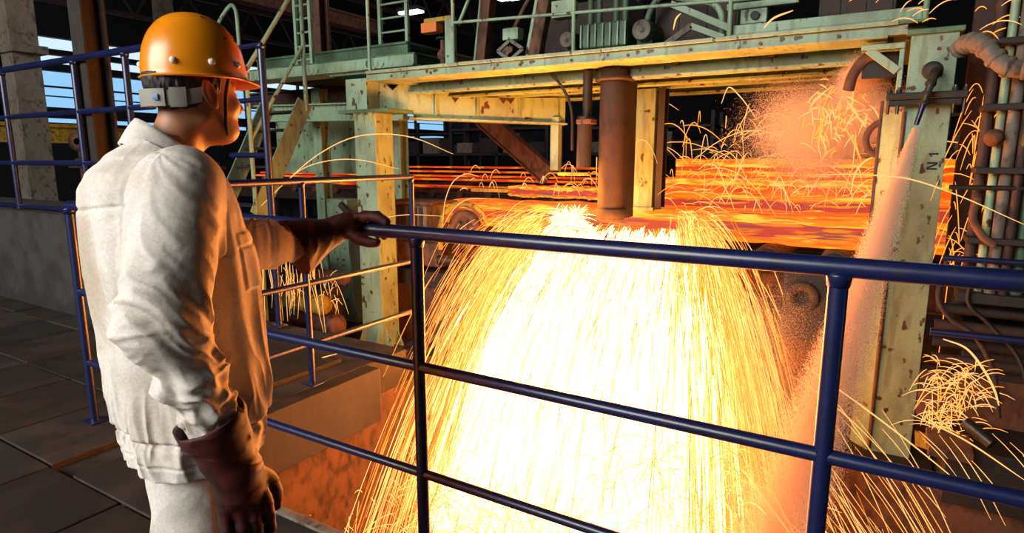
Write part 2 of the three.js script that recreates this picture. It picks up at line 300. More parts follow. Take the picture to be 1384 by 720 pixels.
// stencilled mark on the right column
const font = await new FontLoader().loadAsync('fonts/droid/droid_sans_bold.typeface.json');
{
  const t = thing('stencil_mark', 'black hand-painted mark turned sideways on the right green column', 'marking', [0.24, 1.36, -4.61]);
  for (const [c, size, y] of [['N', 0.055, 1.36], ['1', 0.05, 1.44]]) { const g = new TextGeometry(c, { font, size, depth: 0.001, curveSegments: 2 }); g.rotateZ(Math.PI / 2); g.translate(0.26, y, -4.609); part(t, 'letter', uvm(g), M.black); }
}
{ // clamp, spray pipe and nozzle on the right column
  const t = thing('pipe_clamp', 'black bolted clamp bar across the right green column', 'clamp', [0.16, 1.77, -4.52]);
  part(t, 'bar', bx(-0.045, 1.785, -4.56, 0.365, 1.825, -4.5, 0.008), M.dark); part(t, 'strap', bx(-0.03, 1.75, -4.6, 0.34, 1.785, -4.52, 0.006), M.black);
  for (const x of [-0.03, 0.02, 0.3, 0.35]) { const b = part(t, 'bolt', rod([x, 1.7, -4.53], [x, 1.86, -4.53], 0.009), M.steel); part(b, 'nut', rod([x, 1.825, -4.53], [x, 1.845, -4.53], 0.018, 6), M.dark); }
  const s = thing('spray_lance', 'steel spray pipe with a blue tip pointing down in front of the right column', 'pipe', [0.18, 1.62, -4.45]);
  part(s, 'elbow', tube([[0.19, 1.95, -4.62], [0.19, 1.955, -4.54], [0.185, 1.93, -4.47], [0.175, 1.87, -4.44]], 0.026, 20), M.steel);
  part(s, 'pipe', rod([0.178, 1.89, -4.445], [0.145, 1.74, -4.41], 0.021), M.steel);
  for (const k of [0.12, 0.5, 0.85]) part(s, 'coupling', rod([0.178 - 0.033 * k, 1.89 - 0.15 * k, -4.445 + 0.035 * k], [0.178 - 0.033 * (k + 0.12), 1.89 - 0.15 * (k + 0.12), -4.445 + 0.035 * (k + 0.12)], 0.029, 8), M.dark);
  part(s, 'nozzle', rod([0.145, 1.74, -4.41], [0.122, 1.63, -4.39], 0.017, 12, 0.013), M.navy, { label: 'blue nozzle tip' });
  part(s, 'scorch_plate', lathe([[0, 0], [0.05, 0.002], [0.055, 0.008], [0.03, 0.022], [0, 0.022]], [0.18, 1.955, -4.612], [0, 0, 1], 20), M.dark);
}
{ // ribbed hose
  const pts = [[0.3, 2.07, -4.66], [0.34, 2.085, -4.5], [0.39, 2.05, -4.38], [0.44, 1.98, -4.33], [0.5, 1.92, -4.31], [0.6, 1.9, -4.3], [0.84, 1.94, -4.3]].map(pv), c = new THREE.CatmullRomCurve3(pts);
  const t = thing('ribbed_hose', 'thick grey ribbed hose curving out from the right column', 'hose', [0.3, 1.9, -4.66]);
  part(t, 'sleeve', uvm(new THREE.TubeGeometry(c, 60, 0.047, 14)), M.grey);
  for (let i = 0; i < 11; i++) { const p = c.getPointAt((i + 0.5) / 11), d = c.getTangentAt((i + 0.5) / 11); part(t, 'rib', lathe([[0.042, -0.02], [0.054, -0.014], [0.058, 0], [0.054, 0.014], [0.042, 0.02]], p, d, 16), M.grey); }
}

// ---------------------------------------------------------------- gantry platform over the strands
{
  const t = thing('gantry_platform', 'long green platform across the top, orange underneath from the sparks', 'platform', [-2.1, 2.2, -5.4]);
  const x0 = -4.72, x1 = 0.08;
  part(t, 'front_channel', profile(U(0.1, 0.052), [x0 + 0.3, 2.209, -4.61], [x1 - 0.05, 2.209, -4.61]), M.green);
  for (let i = 0; i < 6; i++) part(t, 'deck_plate', bx(-4.9 + i * 0.84, 2.24, -6.6, -4.9 + i * 0.84 + 0.832, 2.256, -4.58, 0.003), M.greenDark);
  for (let i = 0; i < 4; i++) part(t, 'toe_board', bx(-4.4 + i * 1.1, 2.236, -4.6, -4.4 + i * 1.1 + 1.08, 2.262, -4.57, 0.003), M.green);
  part(t, 'soffit_plate', bx(x0 + 0.35, 2.17, -4.94, x1 - 0.15, 2.182, -4.6, 0.002), M.green);
  for (const [z, y, h, w, m] of [[-5.02, 2.172, 0.2, 0.12, M.green], [-5.34, 2.16, 0.22, 0.14, M.green], [-5.75, 2.165, 0.2, 0.14, M.green], [-6.35, 2.16, 0.2, 0.16, M.green]]) part(t, 'beam', beam([x0 + 0.1, y, z], [x1 - 0.12, y, z], w, h), m);
  for (let i = 0; i < 7; i++) part(t, 'cross_beam', beam([-4.3 + i * 0.7, 2.195, -6.5], [-4.3 + i * 0.7, 2.195, -4.96], 0.06, 0.07), M.brown);
  part(t, 'kicker_beam', [bx(-1.05, 2.285, -4.75, 0.1, 2.35, -4.69), bx(-1.05, 2.26, -4.8, 0.1, 2.285, -4.66)], M.green, { label: 'raised green beam on the right half of the deck' });
  for (let i = 0; i < 9; i++) part(t, 'rivet', rod([-4.1 + i * 0.47, 2.2, -4.612], [-4.1 + i * 0.47, 2.2, -4.6], 0.012, 8), M.rust);
}
{
  const t = thing('gantry_handrail', 'pale green handrail posts along the gantry deck with one orange lit rail', 'railing', [-2.2, 2.25, -4.66]);
  for (const [x, h] of [[-4.42, 3.3], [-3.41, 3.2], [-2.23, 3.2], [-1.03, 3.2], [0.115, 3.2]]) part(t, 'post', [rod([x, 2.25, -4.66], [x, h, -4.66], 0.017, 10)], M.green);
  part(t, 'rail', [rod([-3.41, 2.615, -4.66], [-0.72, 2.5, -4.66], 0.013, 10)], M.green); part(t, 'top_rail', rod([-4.42, 3.05, -4.66], [0.3, 3.05, -4.66], 0.017, 10), M.green);
  part(t, 'brace', rod([-3.38, 2.6, -4.7], [-3.22, 3.1, -4.85], 0.016, 10), M.green);
}
{ // yellow lit girder between left column and middle
  const y0 = 1.8, a = [-4.4, 0, -4.76], b = [-3.08, 0, -6.25];
  const t = thing('cross_girder', 'deep girder glowing yellow right of the green column, with small triangular notches', 'girder', [-3.7, 1.8, -5.5]);
  const d = V(b[0] - a[0], 0, b[2] - a[2]), n = V(-d.z, 0, d.x).normalize(), at = (s, y) => V(a[0] + d.x * s, y, a[2] + d.z * s), nn = n.dot(V(1, 0, 1)) > 0 ? n : n.negate();
  const out = [at(0, 1.92), at(0.12, 1.92), at(0.2, 1.83), at(1, 1.81), at(1, 2.08), at(0.55, 2.06), at(0.42, 2.11), at(0.245, 2.16), at(0.2, 2.1), at(0.16, 2.17), at(0.1, 2.17), at(0.065, 2.1), at(0.03, 2.17), at(0, 2.17)];
  part(t, 'web', plate(out, 0.02, 0, nn), M.green);
  part(t, 'bottom_flange', bar(at(0.14, 1.83), at(1, 1.8), 0.16, 0.022), M.green); part(t, 'top_flange', bar(at(0, 2.18), at(1, 2.1), 0.14, 0.02), M.green);
  for (const s of [0.3, 0.52, 0.75, 0.97]) part(t, 'stiffener', bar(at(s, 1.87), at(s, 2.08), 0.012, 0.12), M.green);
  for (const s of [0.36, 0.62, 0.66]) part(t, 'notch_plate', plate([at(s, 2.06), at(s + 0.05, 2.06), at(s + 0.025, 2.0)].map((p) => p.add(nn.clone().multiplyScalar(0.012))), 0.01, 0, nn), M.brown);
  part(t, 'hanger', [bar(at(0.95, 1.3), at(0.95, 1.88), 0.1, 0.1)], M.green, { label: 'orange lit leg at the far end' });
  const g = thing('lower_beam', 'orange lit beam piece behind the green head block of the left column', 'beam', [-6.2, 1.85, -5.6]);
  part(g, 'web', beam([-7.6, 2.04, -5.75], [-4.95, 1.98, -5.75], 0.16, 0.22), M.green); part(g, 'hole_plate', bx(-5.75, 1.96, -5.66, -5.6, 2.06, -5.65), M.brown);
}
{ // middle pillars
  const t = thing('hydraulic_cylinder', 'thick brown cylinder hanging in the middle above the bright flare', 'cylinder', [-2.0, 0.9, -4.98]);
  part(t, 'barrel', lathe([[0, 0], [0.1, 0.005], [0.118, 0.03], [0.118, 1.26], [0, 1.26]], [-2.0, 0.9, -4.98], [0, 1, 0], 28), M.scorched);
  part(t, 'gland', lathe([[0.11, 0], [0.132, 0.01], [0.132, 0.08], [0.11, 0.09]], [-2.0, 0.93, -4.98], [0, 1, 0], 28), M.scorched);
  part(t, 'guide_plate', bx(-1.93, 0.93, -5.2, -1.88, 2.15, -4.98), M.scorched);
  part(t, 'flange', lathe([[0.1, 0], [0.16, 0], [0.16, 0.03], [0.1, 0.03]], [-2.0, 2.06, -4.98], [0, 1, 0], 28), M.dark);
  const p = thing('support_pillar', 'flat faced pillar glowing amber right of the brown cylinder', 'pillar', [-1.96, 0.98, -5.66]);
  part(p, 'shaft', [bx(-2.09, 0.98, -5.76, -1.85, 2.06, -5.6)], M.green); part(p, 'side_channel', profile(U(0.06, 0.12), [-1.83, 0.98, -5.68], [-1.83, 2.06, -5.68]), M.dark);
  part(p, 'foot', bx(-2.12, 0.95, -5.8, -1.82, 0.985, -5.56), M.green);
  const h = thing('hanging_pipe', 'dark pipe with thick lower half hanging left of the brown cylinder', 'pipe', [-2.22, 1.36, -4.92]);
  part(h, 'pipe', rod([-2.215, 1.75, -4.92], [-2.215, 2.15, -4.92], 0.04), M.black); part(h, 'lower_sleeve', rod([-2.24, 1.36, -4.92], [-2.235, 1.78, -4.92], 0.062), M.dark); part(h, 'clamp', bx(-2.29, 1.72, -4.98, -2.15, 1.76, -4.86), M.rust);
  single('bent_pipe', tube([[-2.56, 2.14, -4.92], [-2.5, 2.1, -4.9], [-2.41, 1.98, -4.9], [-2.35, 1.82, -4.9], [-2.34, 1.5, -4.9]], 0.013, 30), M.black, 'thin bent black pipe curving down beside the hanging pipe', 'pipe');
  single('yellow_bar', [bx(-2.5, 1.285, -5.0, -2.2, 1.315, -4.94, 0.008)], M.yellow, 'short yellow bar lying across just above the bright flare', 'bar');
  single('diagonal_brace', beam([-4.7, 2.0, -7.0], [-3.65, 1.2, -7.0], 0.14, 0.24), M.rust, 'dark brown diagonal brace under the yellow girder', 'brace');
}
{ // orange bracket by the right column
  const t = thing('corner_bracket', 'orange lit triangular corner bracket left of the right column head', 'bracket', [-0.07, 1.75, -4.68]);
  part(t, 'top_bar', bx(-0.21, 2.105, -4.76, 0.03, 2.14, -4.64), M.green); part(t, 'side_plate', bx(-0.0, 1.72, -4.78, 0.03, 2.11, -4.66), M.green);
  part(t, 'diagonal', bar([-0.17, 2.11, -4.66], [0.0, 1.97, -4.66], 0.03, 0.05), M.green); part(t, 'back_plate', bx(-0.2, 1.95, -4.82, 0.0, 2.12, -4.8), M.black);
  part(t, 'elbow_pipe', tube([[-0.1, 2.1, -4.8], [-0.19, 2.07, -4.8], [-0.25, 1.98, -4.8], [-0.27, 1.88, -4.8]], 0.035, 20, 14), M.rust);
  part(t, 'lug', [lathe([[0.1, -0.015], [0.14, -0.015], [0.14, 0.015], [0.1, 0.015], [0.1, -0.015]], [-0.02, 1.56, -4.8], [0.1, 0, 1], 20)], M.rust);
}
// ---------------------------------------------------------------- equipment on the deck
function motor(x, y, z, r, L, label, mat) {
  const t = thing('drive_motor', label, 'motor', [x, 2.256, z]);
  part(t, 'housing', lathe([[0, 0], [r * 0.9, 0], [r, 0.02], [r, L - 0.02], [r * 0.85, L], [0, L]], [x, y, z - L], [0, 0, 1], 28), mat);
  part(t, 'end_cap', lathe([[0, 0], [r * 0.92, 0], [r * 0.92, 0.015], [r * 0.72, 0.018], [r * 0.68, 0.006], [r * 0.25, 0.006], [r * 0.22, 0.03], [0, 0.03]], [x, y, z], [0, 0, 1], 28), M.grey);
  for (let i = 0; i < 10; i++) { const a = i * 0.628; part(t, 'cooling_fin', bar([x + Math.cos(a) * r, y + Math.sin(a) * r, z - L + 0.04], [x + Math.cos(a) * r, y + Math.sin(a) * r, z - 0.04], 0.008, 0.016, a), mat); }
  part(t, 'foot', bx(x - r * 0.8, 2.256, z - L * 0.8, x + r * 0.8, y - r * 0.7, z - L * 0.2), M.dark); return t;
}
motor(-1.77, 2.44, -4.95, 0.082, 0.34, 'grey round motor end on the deck right of the ribbed green tank', M.greenDark);
motor(-2.44, 2.43, -4.98, 0.07, 0.3, 'dark round motor end on the deck left of the ribbed green tank', M.dark);
motor(-3.2, 2.43, -5.2, 0.06, 0.26, 'small dark round motor behind the slanted brown post on the deck', M.black);
{
  const t = thing('ribbed_tank', 'green ribbed oil tank on the deck between the two round motors', 'tank', [-2.1, 2.256, -5.0]);
  part(t, 'shell', bx(-2.33, 2.34, -5.25, -1.9, 2.54, -4.97, 0.02), M.greenDark); for (let i = 0; i < 7; i++) part(t, 'rib', bx(-2.31 + i * 0.065, 2.345, -4.975, -2.295 + i * 0.065, 2.53, -4.95, 0.004), M.green);
  part(t, 'skid', bx(-2.36, 2.256, -5.22, -1.87, 2.34, -5.0), M.dark); for (const x of [-2.28, -2.2, -2.05, -1.97]) part(t, 'riser_pipe', rod([x, 2.53, -5.1], [x, 3.1, -5.1], 0.026), M.greenDark);
  part(t, 'filler_box', bx(-2.6, 2.62, -5.1, -2.4, 2.76, -4.98), M.green);
}
{
  const t = thing('diamond_frame', 'small diamond shaped bar frame with a green block on top, on the deck', 'frame', [-2.96, 2.256, -4.9]);
  const c = [-2.95, 2.375], w = 0.13, h = 0.085, q = [[c[0] - w, c[1]], [c[0], c[1] + h], [c[0] + w, c[1]], [c[0], c[1] - h]];
  q.forEach((p, i) => { const n = q[(i + 1) % 4]; part(t, 'bar', bar([p[0], p[1], -4.88], [n[0], n[1], -4.88], 0.022, 0.03), M.grey); });
  part(t, 'block', bx(-3.02, 2.46, -4.96, -2.86, 2.56, -4.86), M.green); part(t, 'bolt_head', rod([-2.95, 2.38, -4.9], [-2.95, 2.38, -4.87], 0.03, 6), M.rust); part(t, 'foot', bx(-3.1, 2.256, -4.96, -2.8, 2.29, -4.84), M.rust);
}
for (const [x, lean, label] of [[-3.33, 0.13, 'slanted brown box post on the deck beside the third handrail post'], [-2.78, 0.2, 'slanted brown beam with a pale edge behind the diamond frame']]) {
  const t = thing('slanted_post', label, 'post', [x, 2.256, -5.0]); part(t, 'shaft', bar([x, 2.25, -5.0], [x + lean, 3.2, -5.0], 0.1, 0.12), M.rust); part(t, 'edge_strip', bar([x - 0.062, 2.25, -4.96], [x + lean - 0.062, 3.2, -4.96], 0.02, 0.03), M.green);
}
{
  const t = thing('bracket_stand', 'yellow lit bracket stand with an orange box arm at the left end of the deck', 'stand', [-3.55, 2.256, -4.8]);
  part(t, 'post', bx(-3.58, 2.256, -4.84, -3.5, 2.68, -4.76), M.green); part(t, 'arm', bx(-3.82, 2.67, -4.84, -3.5, 2.71, -4.76), M.yellow); part(t, 'box', bx(-3.84, 2.58, -4.85, -3.66, 2.67, -4.74), new THREE.MeshStandardMaterial({ color: 0xd8701c, roughness: 0.6 }), { label: 'orange box' });
  const v = thing('valve_stack', 'rusty valve stack beside the yellow lit bracket stand', 'valve', [-3.72, 2.256, -4.9]);
  part(v, 'body', lathe([[0, 0], [0.05, 0], [0.05, 0.03], [0.03, 0.05], [0.03, 0.1], [0.055, 0.12], [0.055, 0.16], [0.025, 0.2], [0.025, 0.28], [0, 0.3]], [-3.72, 2.256, -4.92], [0, 1, 0], 16), M.rust); part(v, 'hand_wheel', uvm(new THREE.TorusGeometry(0.06, 0.01, 8, 20).rotateX(Math.PI / 2).translate(-3.72, 2.55, -4.92)), M.dark);
}
{
  const t = thing('gear_box', 'small green plate box with a round hole on a stem, right part of the deck', 'box', [-0.92, 2.256, -4.85]);
  part(t, 'plate', bx(-1.0, 2.38, -4.9, -0.82, 2.48, -4.84), M.green); part(t, 'round_boss', rod([-0.9, 2.43, -4.84], [-0.9, 2.43, -4.82], 0.03, 20), M.dark); part(t, 'stem', bx(-0.94, 2.256, -4.9, -0.88, 2.38, -4.85), M.green); part(t, 'top_bar', bx(-1.1, 2.485, -4.9, -0.62, 2.53, -4.84), M.green);
  const s = thing('bent_strut', 'pale bent strut like a flattened roof on the deck right of the round motor', 'strut', [-1.4, 2.256, -4.9]);
  part(s, 'left_leg', bar([-1.56, 2.3, -4.9], [-1.36, 2.42, -4.9], 0.03, 0.045), M.grey); part(s, 'right_leg', bar([-1.37, 2.42, -4.9], [-1.12, 2.31, -4.9], 0.03, 0.045), M.green); part(s, 'upper_leg', bar([-1.56, 2.62, -5.0], [-1.04, 2.36, -5.0], 0.03, 0.05), M.green);
}
for (const [i, [x, y, z, w, h]] of [[-0.3, 2.36, -5.6, 0.5, 0.5], [-1.5, 2.26, -5.7, 0.7, 0.5], [-2.7, 2.26, -6.1, 0.9, 0.7]].entries()) {
  const t = thing('machine_cabinet', ['dark cabinet behind the raised green beam at right of the deck', 'dark cabinet behind the bent strut on the deck', 'dark cabinet behind the diamond frame on the deck'][i], 'cabinet', [x, 2.256, z]);
  part(t, 'body', bx(x - w / 2, 2.256, z - 0.25, x + w / 2, 2.256 + h, z + 0.2), M.dark); for (let k = 0; k < 3; k++) part(t, 'door', bx(x - w / 2 + 0.02 + k * w / 3, 2.28, z + 0.2, x - w / 2 - 0.02 + (k + 1) * w / 3, 2.22 + h, z + 0.21, 0.003), M.brown);
}
// pipes over the deck
[['rust coloured pipe rising steeply above the diamond frame', [[-3.1, 2.5, -5.1], [-2.95, 2.75, -5.1], [-2.7, 3.2, -5.2]], 0.02, M.rust], ['second rust pipe bending above the slanted brown beam', [[-2.95, 2.45, -5.2], [-2.72, 2.8, -5.15], [-2.5, 3.2, -5.15]], 0.016, M.rust], ['dark pipe behind the riser pipes of the ribbed tank', [[-1.9, 2.3, -5.3], [-1.8, 2.7, -5.3], [-1.5, 2.85, -5.3], [-1.1, 2.86, -5.3]], 0.03, M.greenDark], ['green pipe loop above the bent strut', [[-1.2, 2.3, -5.2], [-1.25, 2.6, -5.2], [-1.6, 2.72, -5.2], [-1.9, 2.9, -5.2]], 0.025, M.green]]
  .forEach(([label, p, r, m]) => single('deck_pipe', tube(p, r, 24), m, label, 'pipe'));

// ---------------------------------------------------------------- left deck, ladders and stair
{
  const t = thing('side_platform', 'green double edged side platform left of the gantry behind the steps', 'platform', [-5.6, 2.3, -5.6]);
  part(t, 'lower_fascia', bx(-7.7, 2.4, -5.24, -4.3, 2.5, -5.18), M.green); part(t, 'bottom_flange', bx(-7.7, 2.38, -5.5, -4.3, 2.4, -5.16), M.green); part(t, 'deck_plate', bx(-7.7, 2.5, -7.0, -4.3, 2.52, -5.2), M.greenDark);
  part(t, 'upper_fascia', bx(-7.6, 2.6, -5.85, -4.9, 2.74, -5.8), M.greenDark); part(t, 'upper_deck', bx(-7.6, 2.74, -7.2, -4.9, 2.77, -5.78), M.greenDark);
  part(t, 'rear_beam', beam([-8.6, 2.3, -6.4], [-4.5, 2.3, -6.4], 0.16, 0.22), M.brown);
  for (const x of [-6.95, -5.5]) part(t, 'leg', beam([x, -0.55, -6.3], [x, 2.4, -6.3], 0.16, 0.16), M.green);
}
function ladder(x, z, w, y0, y1, label) {
  const t = thing('ladder', label, 'ladder', [x, y0, z]);
  for (const s of [0, 1]) part(t, 'stile', bar([x + s * w, y0, z], [x + s * w, y1, z], 0.045, 0.045), M.green);
  for (let k = 0; k < (y1 - y0) / 0.16 - 0.5; k++) part(t, 'rung', rod([x, y0 + 0.1 + k * 0.16, z], [x + w, y0 + 0.1 + k * 0.16, z], 0.013, 8), M.green);
  return t;
}
ladder(-6.42, -5.5, 0.26, 2.53, 4.0, 'green ladder above the steps, left of the side platform');
ladder(-5.4, -5.9, 0.42, 2.5, 4.0, 'wider green ladder above the corner where side platform and gantry meet');
{ // steps going up to the gantry
  const t = thing('stair', 'steep steps with a broad yellow lit stringer and green handrails behind the worker', 'stair', [-5.9, 0.55, -4.4]);
  const a = V(-5.6, 0.84, -4.16), b = V(-5.6, 2.04, -4.86);
  for (const dx of [0, -0.62]) part(t, 'stringer', bar(a.clone().add(V(dx, 0, 0)), b.clone().add(V(dx, 0, 0)), 0.02, 0.2), M.green);
  for (let i = 0; i < 6; i++) { const p = a.clone().lerp(b, (i + 0.5) / 6); part(t, 'tread', bx(-6.21, p.y - 0.012, p.z - 0.09, -5.61, p.y + 0.012, p.z + 0.09, 0.004), M.dark); }
  part(t, 'handrail', rod([-5.6, 2.3, -4.14], [-5.6, 3.45, -4.98], 0.022), M.green); part(t, 'mid_rail', rod([-5.6, 1.62, -4.14], [-5.6, 2.68, -4.9], 0.02), M.green);
  part(t, 'newel_post', rod([-5.6, 0.6, -4.14], [-5.6, 2.32, -4.14], 0.022), M.green); part(t, 'newel_post', rod([-5.6, 1.95, -4.88], [-5.6, 3.4, -4.88], 0.024), M.green);
  part(t, 'landing', bx(-6.4, 0.56, -4.45, -5.45, 0.62, -3.75), M.green); for (const x of [-6.3, -5.55]) part(t, 'landing_leg', bar([x, -0.55, -4.1], [x, 0.56, -4.1], 0.08, 0.08), M.green);
  const l = thing('handrail_loop', 'pale green inverted U handrail above the helmet brim', 'railing', [-7.3, 2.5, -5.3]);
  part(l, 'loop', tube([[-8.0, 2.78, -5.3], [-7.75, 3.08, -5.3], [-7.57, 3.24, -5.3], [-7.4, 3.35, -5.3], [-7.32, 3.34, -5.3], [-7.27, 3.2, -5.3], [-7.27, 2.52, -5.3]], 0.024, 50, 10, false, 0.3), M.green); part(l, 'tie_rod', rod([-7.55, 2.72, -5.3], [-7.2, 2.72, -5.3], 0.012), M.brown);
  single('brown_roof_post', beam([-7.4, 2.0, -6.8], [-7.4, 11, -6.8], 0.16, 0.18), M.rust, 'red brown post rising behind the helmet and the green handrail loop', 'post');
  single('green_wall_panel', [bx(-8.6, 1.2, -6.9, -6.3, 2.2, -6.84)], M.green, 'pale green steel panel behind the steps, right of the face', 'panel');
  const s = thing('support_block', 'green tapered support foot behind the glove, left of the green column', 'support', [-5.7, -0.55, -5.3]);
  part(s, 'body', profile([[-0.22, 0], [0.22, 0], [0.12, 0.9], [0.12, 1.5], [-0.22, 1.5]], [-5.6, -0.55, -5.5], [-5.6, -0.55, -5.3]), M.green); part(s, 'diagonal', bar([-5.55, 0.9, -5.26], [-5.05, 0.5, -5.26], 0.05, 0.07), M.brown);
}

// ---------------------------------------------------------------- hot strands and roller tables
const hotMap = (base, vein, crust, seed, k) => tex(512, 256, (u, v) => {
  const s = fbm(u, v, 2, 12, seed, 5), f = fbm(u, v, 3, 36, seed + 9, 4);
  let c = mix3(base, vein, smooth(s, 0.56, 0.7)); c = mix3(c, crust, smooth(f, 0.52, 0.66) * k); c = mix3(c, vein, smooth(fbm(u, v, 3, 34, seed + 31, 5), 0.6, 0.7));
  return c;
});
function hot(map, level) { return new THREE.MeshStandardMaterial({ color: 0x3a2620, roughness: 0.85, emissive: 0xffffff, emissiveMap: map, emissiveIntensity: level, bumpMap: T.grain, bumpScale: 0.006 }); }
const H = {
  front: hot(hotMap([206, 60, 46], [255, 140, 24], [150, 62, 66], 201, 0.9), 0.95),
  edge: hot(hotMap([255, 124, 10], [255, 196, 60], [226, 70, 14], 231, 0.6), 1.25),
  top: hot(hotMap([246, 88, 8], [255, 176, 40], [196, 60, 20], 261, 0.7), 1.1),
  far: hot(hotMap([240, 64, 10], [255, 130, 20], [120, 40, 20], 291, 0.9), 0.9),
};
function slab(label, x0, x1, y0, y1, z0, z1, mf, seed) {
  const t = thing('glowing_slab', label, 'slab', [(x0 + x1) / 2, y0, (z0 + z1) / 2]), r = rng(seed), n = 60, e = (y1 - y0) * 0.28;
  const wav = (i, k) => Math.sin(i * 0.37 + k) * 0.006 + Math.sin(i * 1.13 + k * 2) * 0.004 + (r() - 0.5) * 0.008;
  const strip = (rows) => { const pos = [], idx = []; rows.forEach((f, j) => { for (let i = 0; i <= n; i++) { const [y, z] = f; pos.push(x0 + (x1 - x0) * i / n, y + wav(i, j), z + wav(i, j + 5)); } }); for (let j = 0; j < rows.length - 1; j++) for (let i = 0; i < n; i++) { const a = j * (n + 1) + i, b = a + n + 1; idx.push(a, a + 1, b, b, a + 1, b + 1); } const g = new THREE.BufferGeometry(); g.setAttribute('position', new THREE.Float32BufferAttribute(pos, 3)); g.setIndex(idx); g.computeVertexNormals(); return uvm(g); };
  part(t, 'core', bx(x0, y0 + 0.01, z0, x1, y1 - 0.012, z1 - 0.012), mf);
  part(t, 'bottom_edge', strip([[y0, z0], [y0, z1 - 0.01], [y0 + e * 0.5, z1 + 0.006], [y0 + e, z1]]), H.edge, { label: 'glowing lower scale edge' });
  part(t, 'top_edge', strip([[y1 - e, z1], [y1 - e * 0.4, z1 + 0.008], [y1, z1 - 0.01], [y1 + 0.003, z1 - 0.08]]), H.edge, { label: 'glowing upper scale edge' });
  part(t, 'top_face', strip([[y1 - 0.002, z1 - 0.07], [y1, (z0 + z1) / 2], [y1 - 0.002, z0]]), H.top);
  return t;
}
slab('front hot slab with a pink red face crossing just behind the top rail', -4.26, 1.15, 0.72, 0.96, -6.25, -5.55, H.front, 1);
slab('second hot slab just above and behind the front one', -2.6, 1.6, 0.9, 1.08, -6.9, -6.32, H.front, 2);
slab('third hot slab at the back with an orange crusted face', -2.5, 1.8, 0.98, 1.2, -7.7, -7.05, H.top, 3);
slab('rearmost and highest wide hot slab below the smoke', -2.3, 2.0, 1.1, 1.42, -8.6, -7.85, H.top, 4);
slab('short pink hot slab end left of the flare, above the front slab', -3.9, -2.35, 0.98, 1.1, -6.9, -6.4, H.front, 5);
const strandLabels = ['nearest thin orange strand left of the flare', 'second thin red strand behind the green column', 'third thin red strand behind the green column', 'fourth thin red strand under the dark frames', 'highest and farthest thin red strand', 'lone red strand at the far left under the blue railing'];
[[-9.0, 0.93, -13, -2.9], [-9.6, 1.03, -13, -3.2], [-10.6, 1.06, -14, -3.6], [-11.8, 1.12, -15, -4], [-13, 1.2, -16, -4.4], [-11.9, 0.66, -23, -14.2]].forEach(([z, y, x0, x1], i) => single('glowing_strand', [bx(x0, y - 0.022, z - 0.05, x1, y + 0.022, z + 0.05, 0.008)], H.far, strandLabels[i], 'strand'));
{ // roller tables under the strands
  const t = thing('roller_table', 'dark roller table with rollers under the hot slabs', 'conveyor', [-1.5, -0.55, -6.3]);
  part(t, 'side_frame', [beam([-4.6, 0.42, -5.5], [1.6, 0.42, -5.5], 0.14, 0.26)], M.rust); part(t, 'side_frame', beam([-4.6, 0.42, -8.4], [1.6, 0.42, -8.4], 0.14, 0.26), M.brown);
  for (let i = 0; i < 12; i++) { const x = -4.3 + i * 0.5; const rl = part(t, 'roller', rod([x, 0.6, -8.5], [x, 0.6, -5.42], 0.115, 20), M.rust); part(rl, 'bearing_cap', lathe([[0, 0], [0.1, 0], [0.1, 0.03], [0.05, 0.04], [0.045, 0.07], [0, 0.07]], [x, 0.6, -5.42], [0, 0, 1], 18), M.dark); }
  for (let i = 0; i < 5; i++) part(t, 'leg', beam([-4.3 + i * 1.4, -0.55, -5.6], [-4.3 + i * 1.4, 0.3, -5.6], 0.16, 0.16), M.dark);
  const u = thing('roller_table', 'far dark roller table under the thin red strands', 'conveyor', [-8.5, -0.55, -10.5]);
  for (const z of [-8.8, -10.1, -11.4]) part(u, 'side_frame', beam([-14, 0.72, z], [-2.8, 0.72, z], 0.14, 0.24), M.brown);
  for (let i = 0; i < 18; i++) part(u, 'roller', rod([-13.5 + i * 0.6, 0.82, -11.6], [-13.5 + i * 0.6, 0.82, -8.7], 0.07, 12), M.rust);
  for (const [z, y, x0, x1] of [[-9.6, 1.03, -12.5, -3.6], [-10.6, 1.06, -13, -4], [-11.8, 1.12, -14, -4.4], [-13, 1.2, -15, -5], [-11.9, 0.66, -22, -15]]) for (let k = 0; k < 4; k++) { const x = x0 + (x1 - x0) * k / 3, m = part(u, 'stand', bx(x - 0.05, -0.55, z - 0.05, x + 0.05, y - 0.08, z + 0.05), M.dark); part(m, 'guide_roller', rod([x, y - 0.055, z - 0.12], [x, y - 0.055, z + 0.12], 0.034), M.rust); }
  for (let i = 0; i < 6; i++) part(u, 'leg', beam([-13.5 + i * 2, -0.55, -8.9], [-13.5 + i * 2, 0.62, -8.9], 0.2, 0.2), M.dark);
}
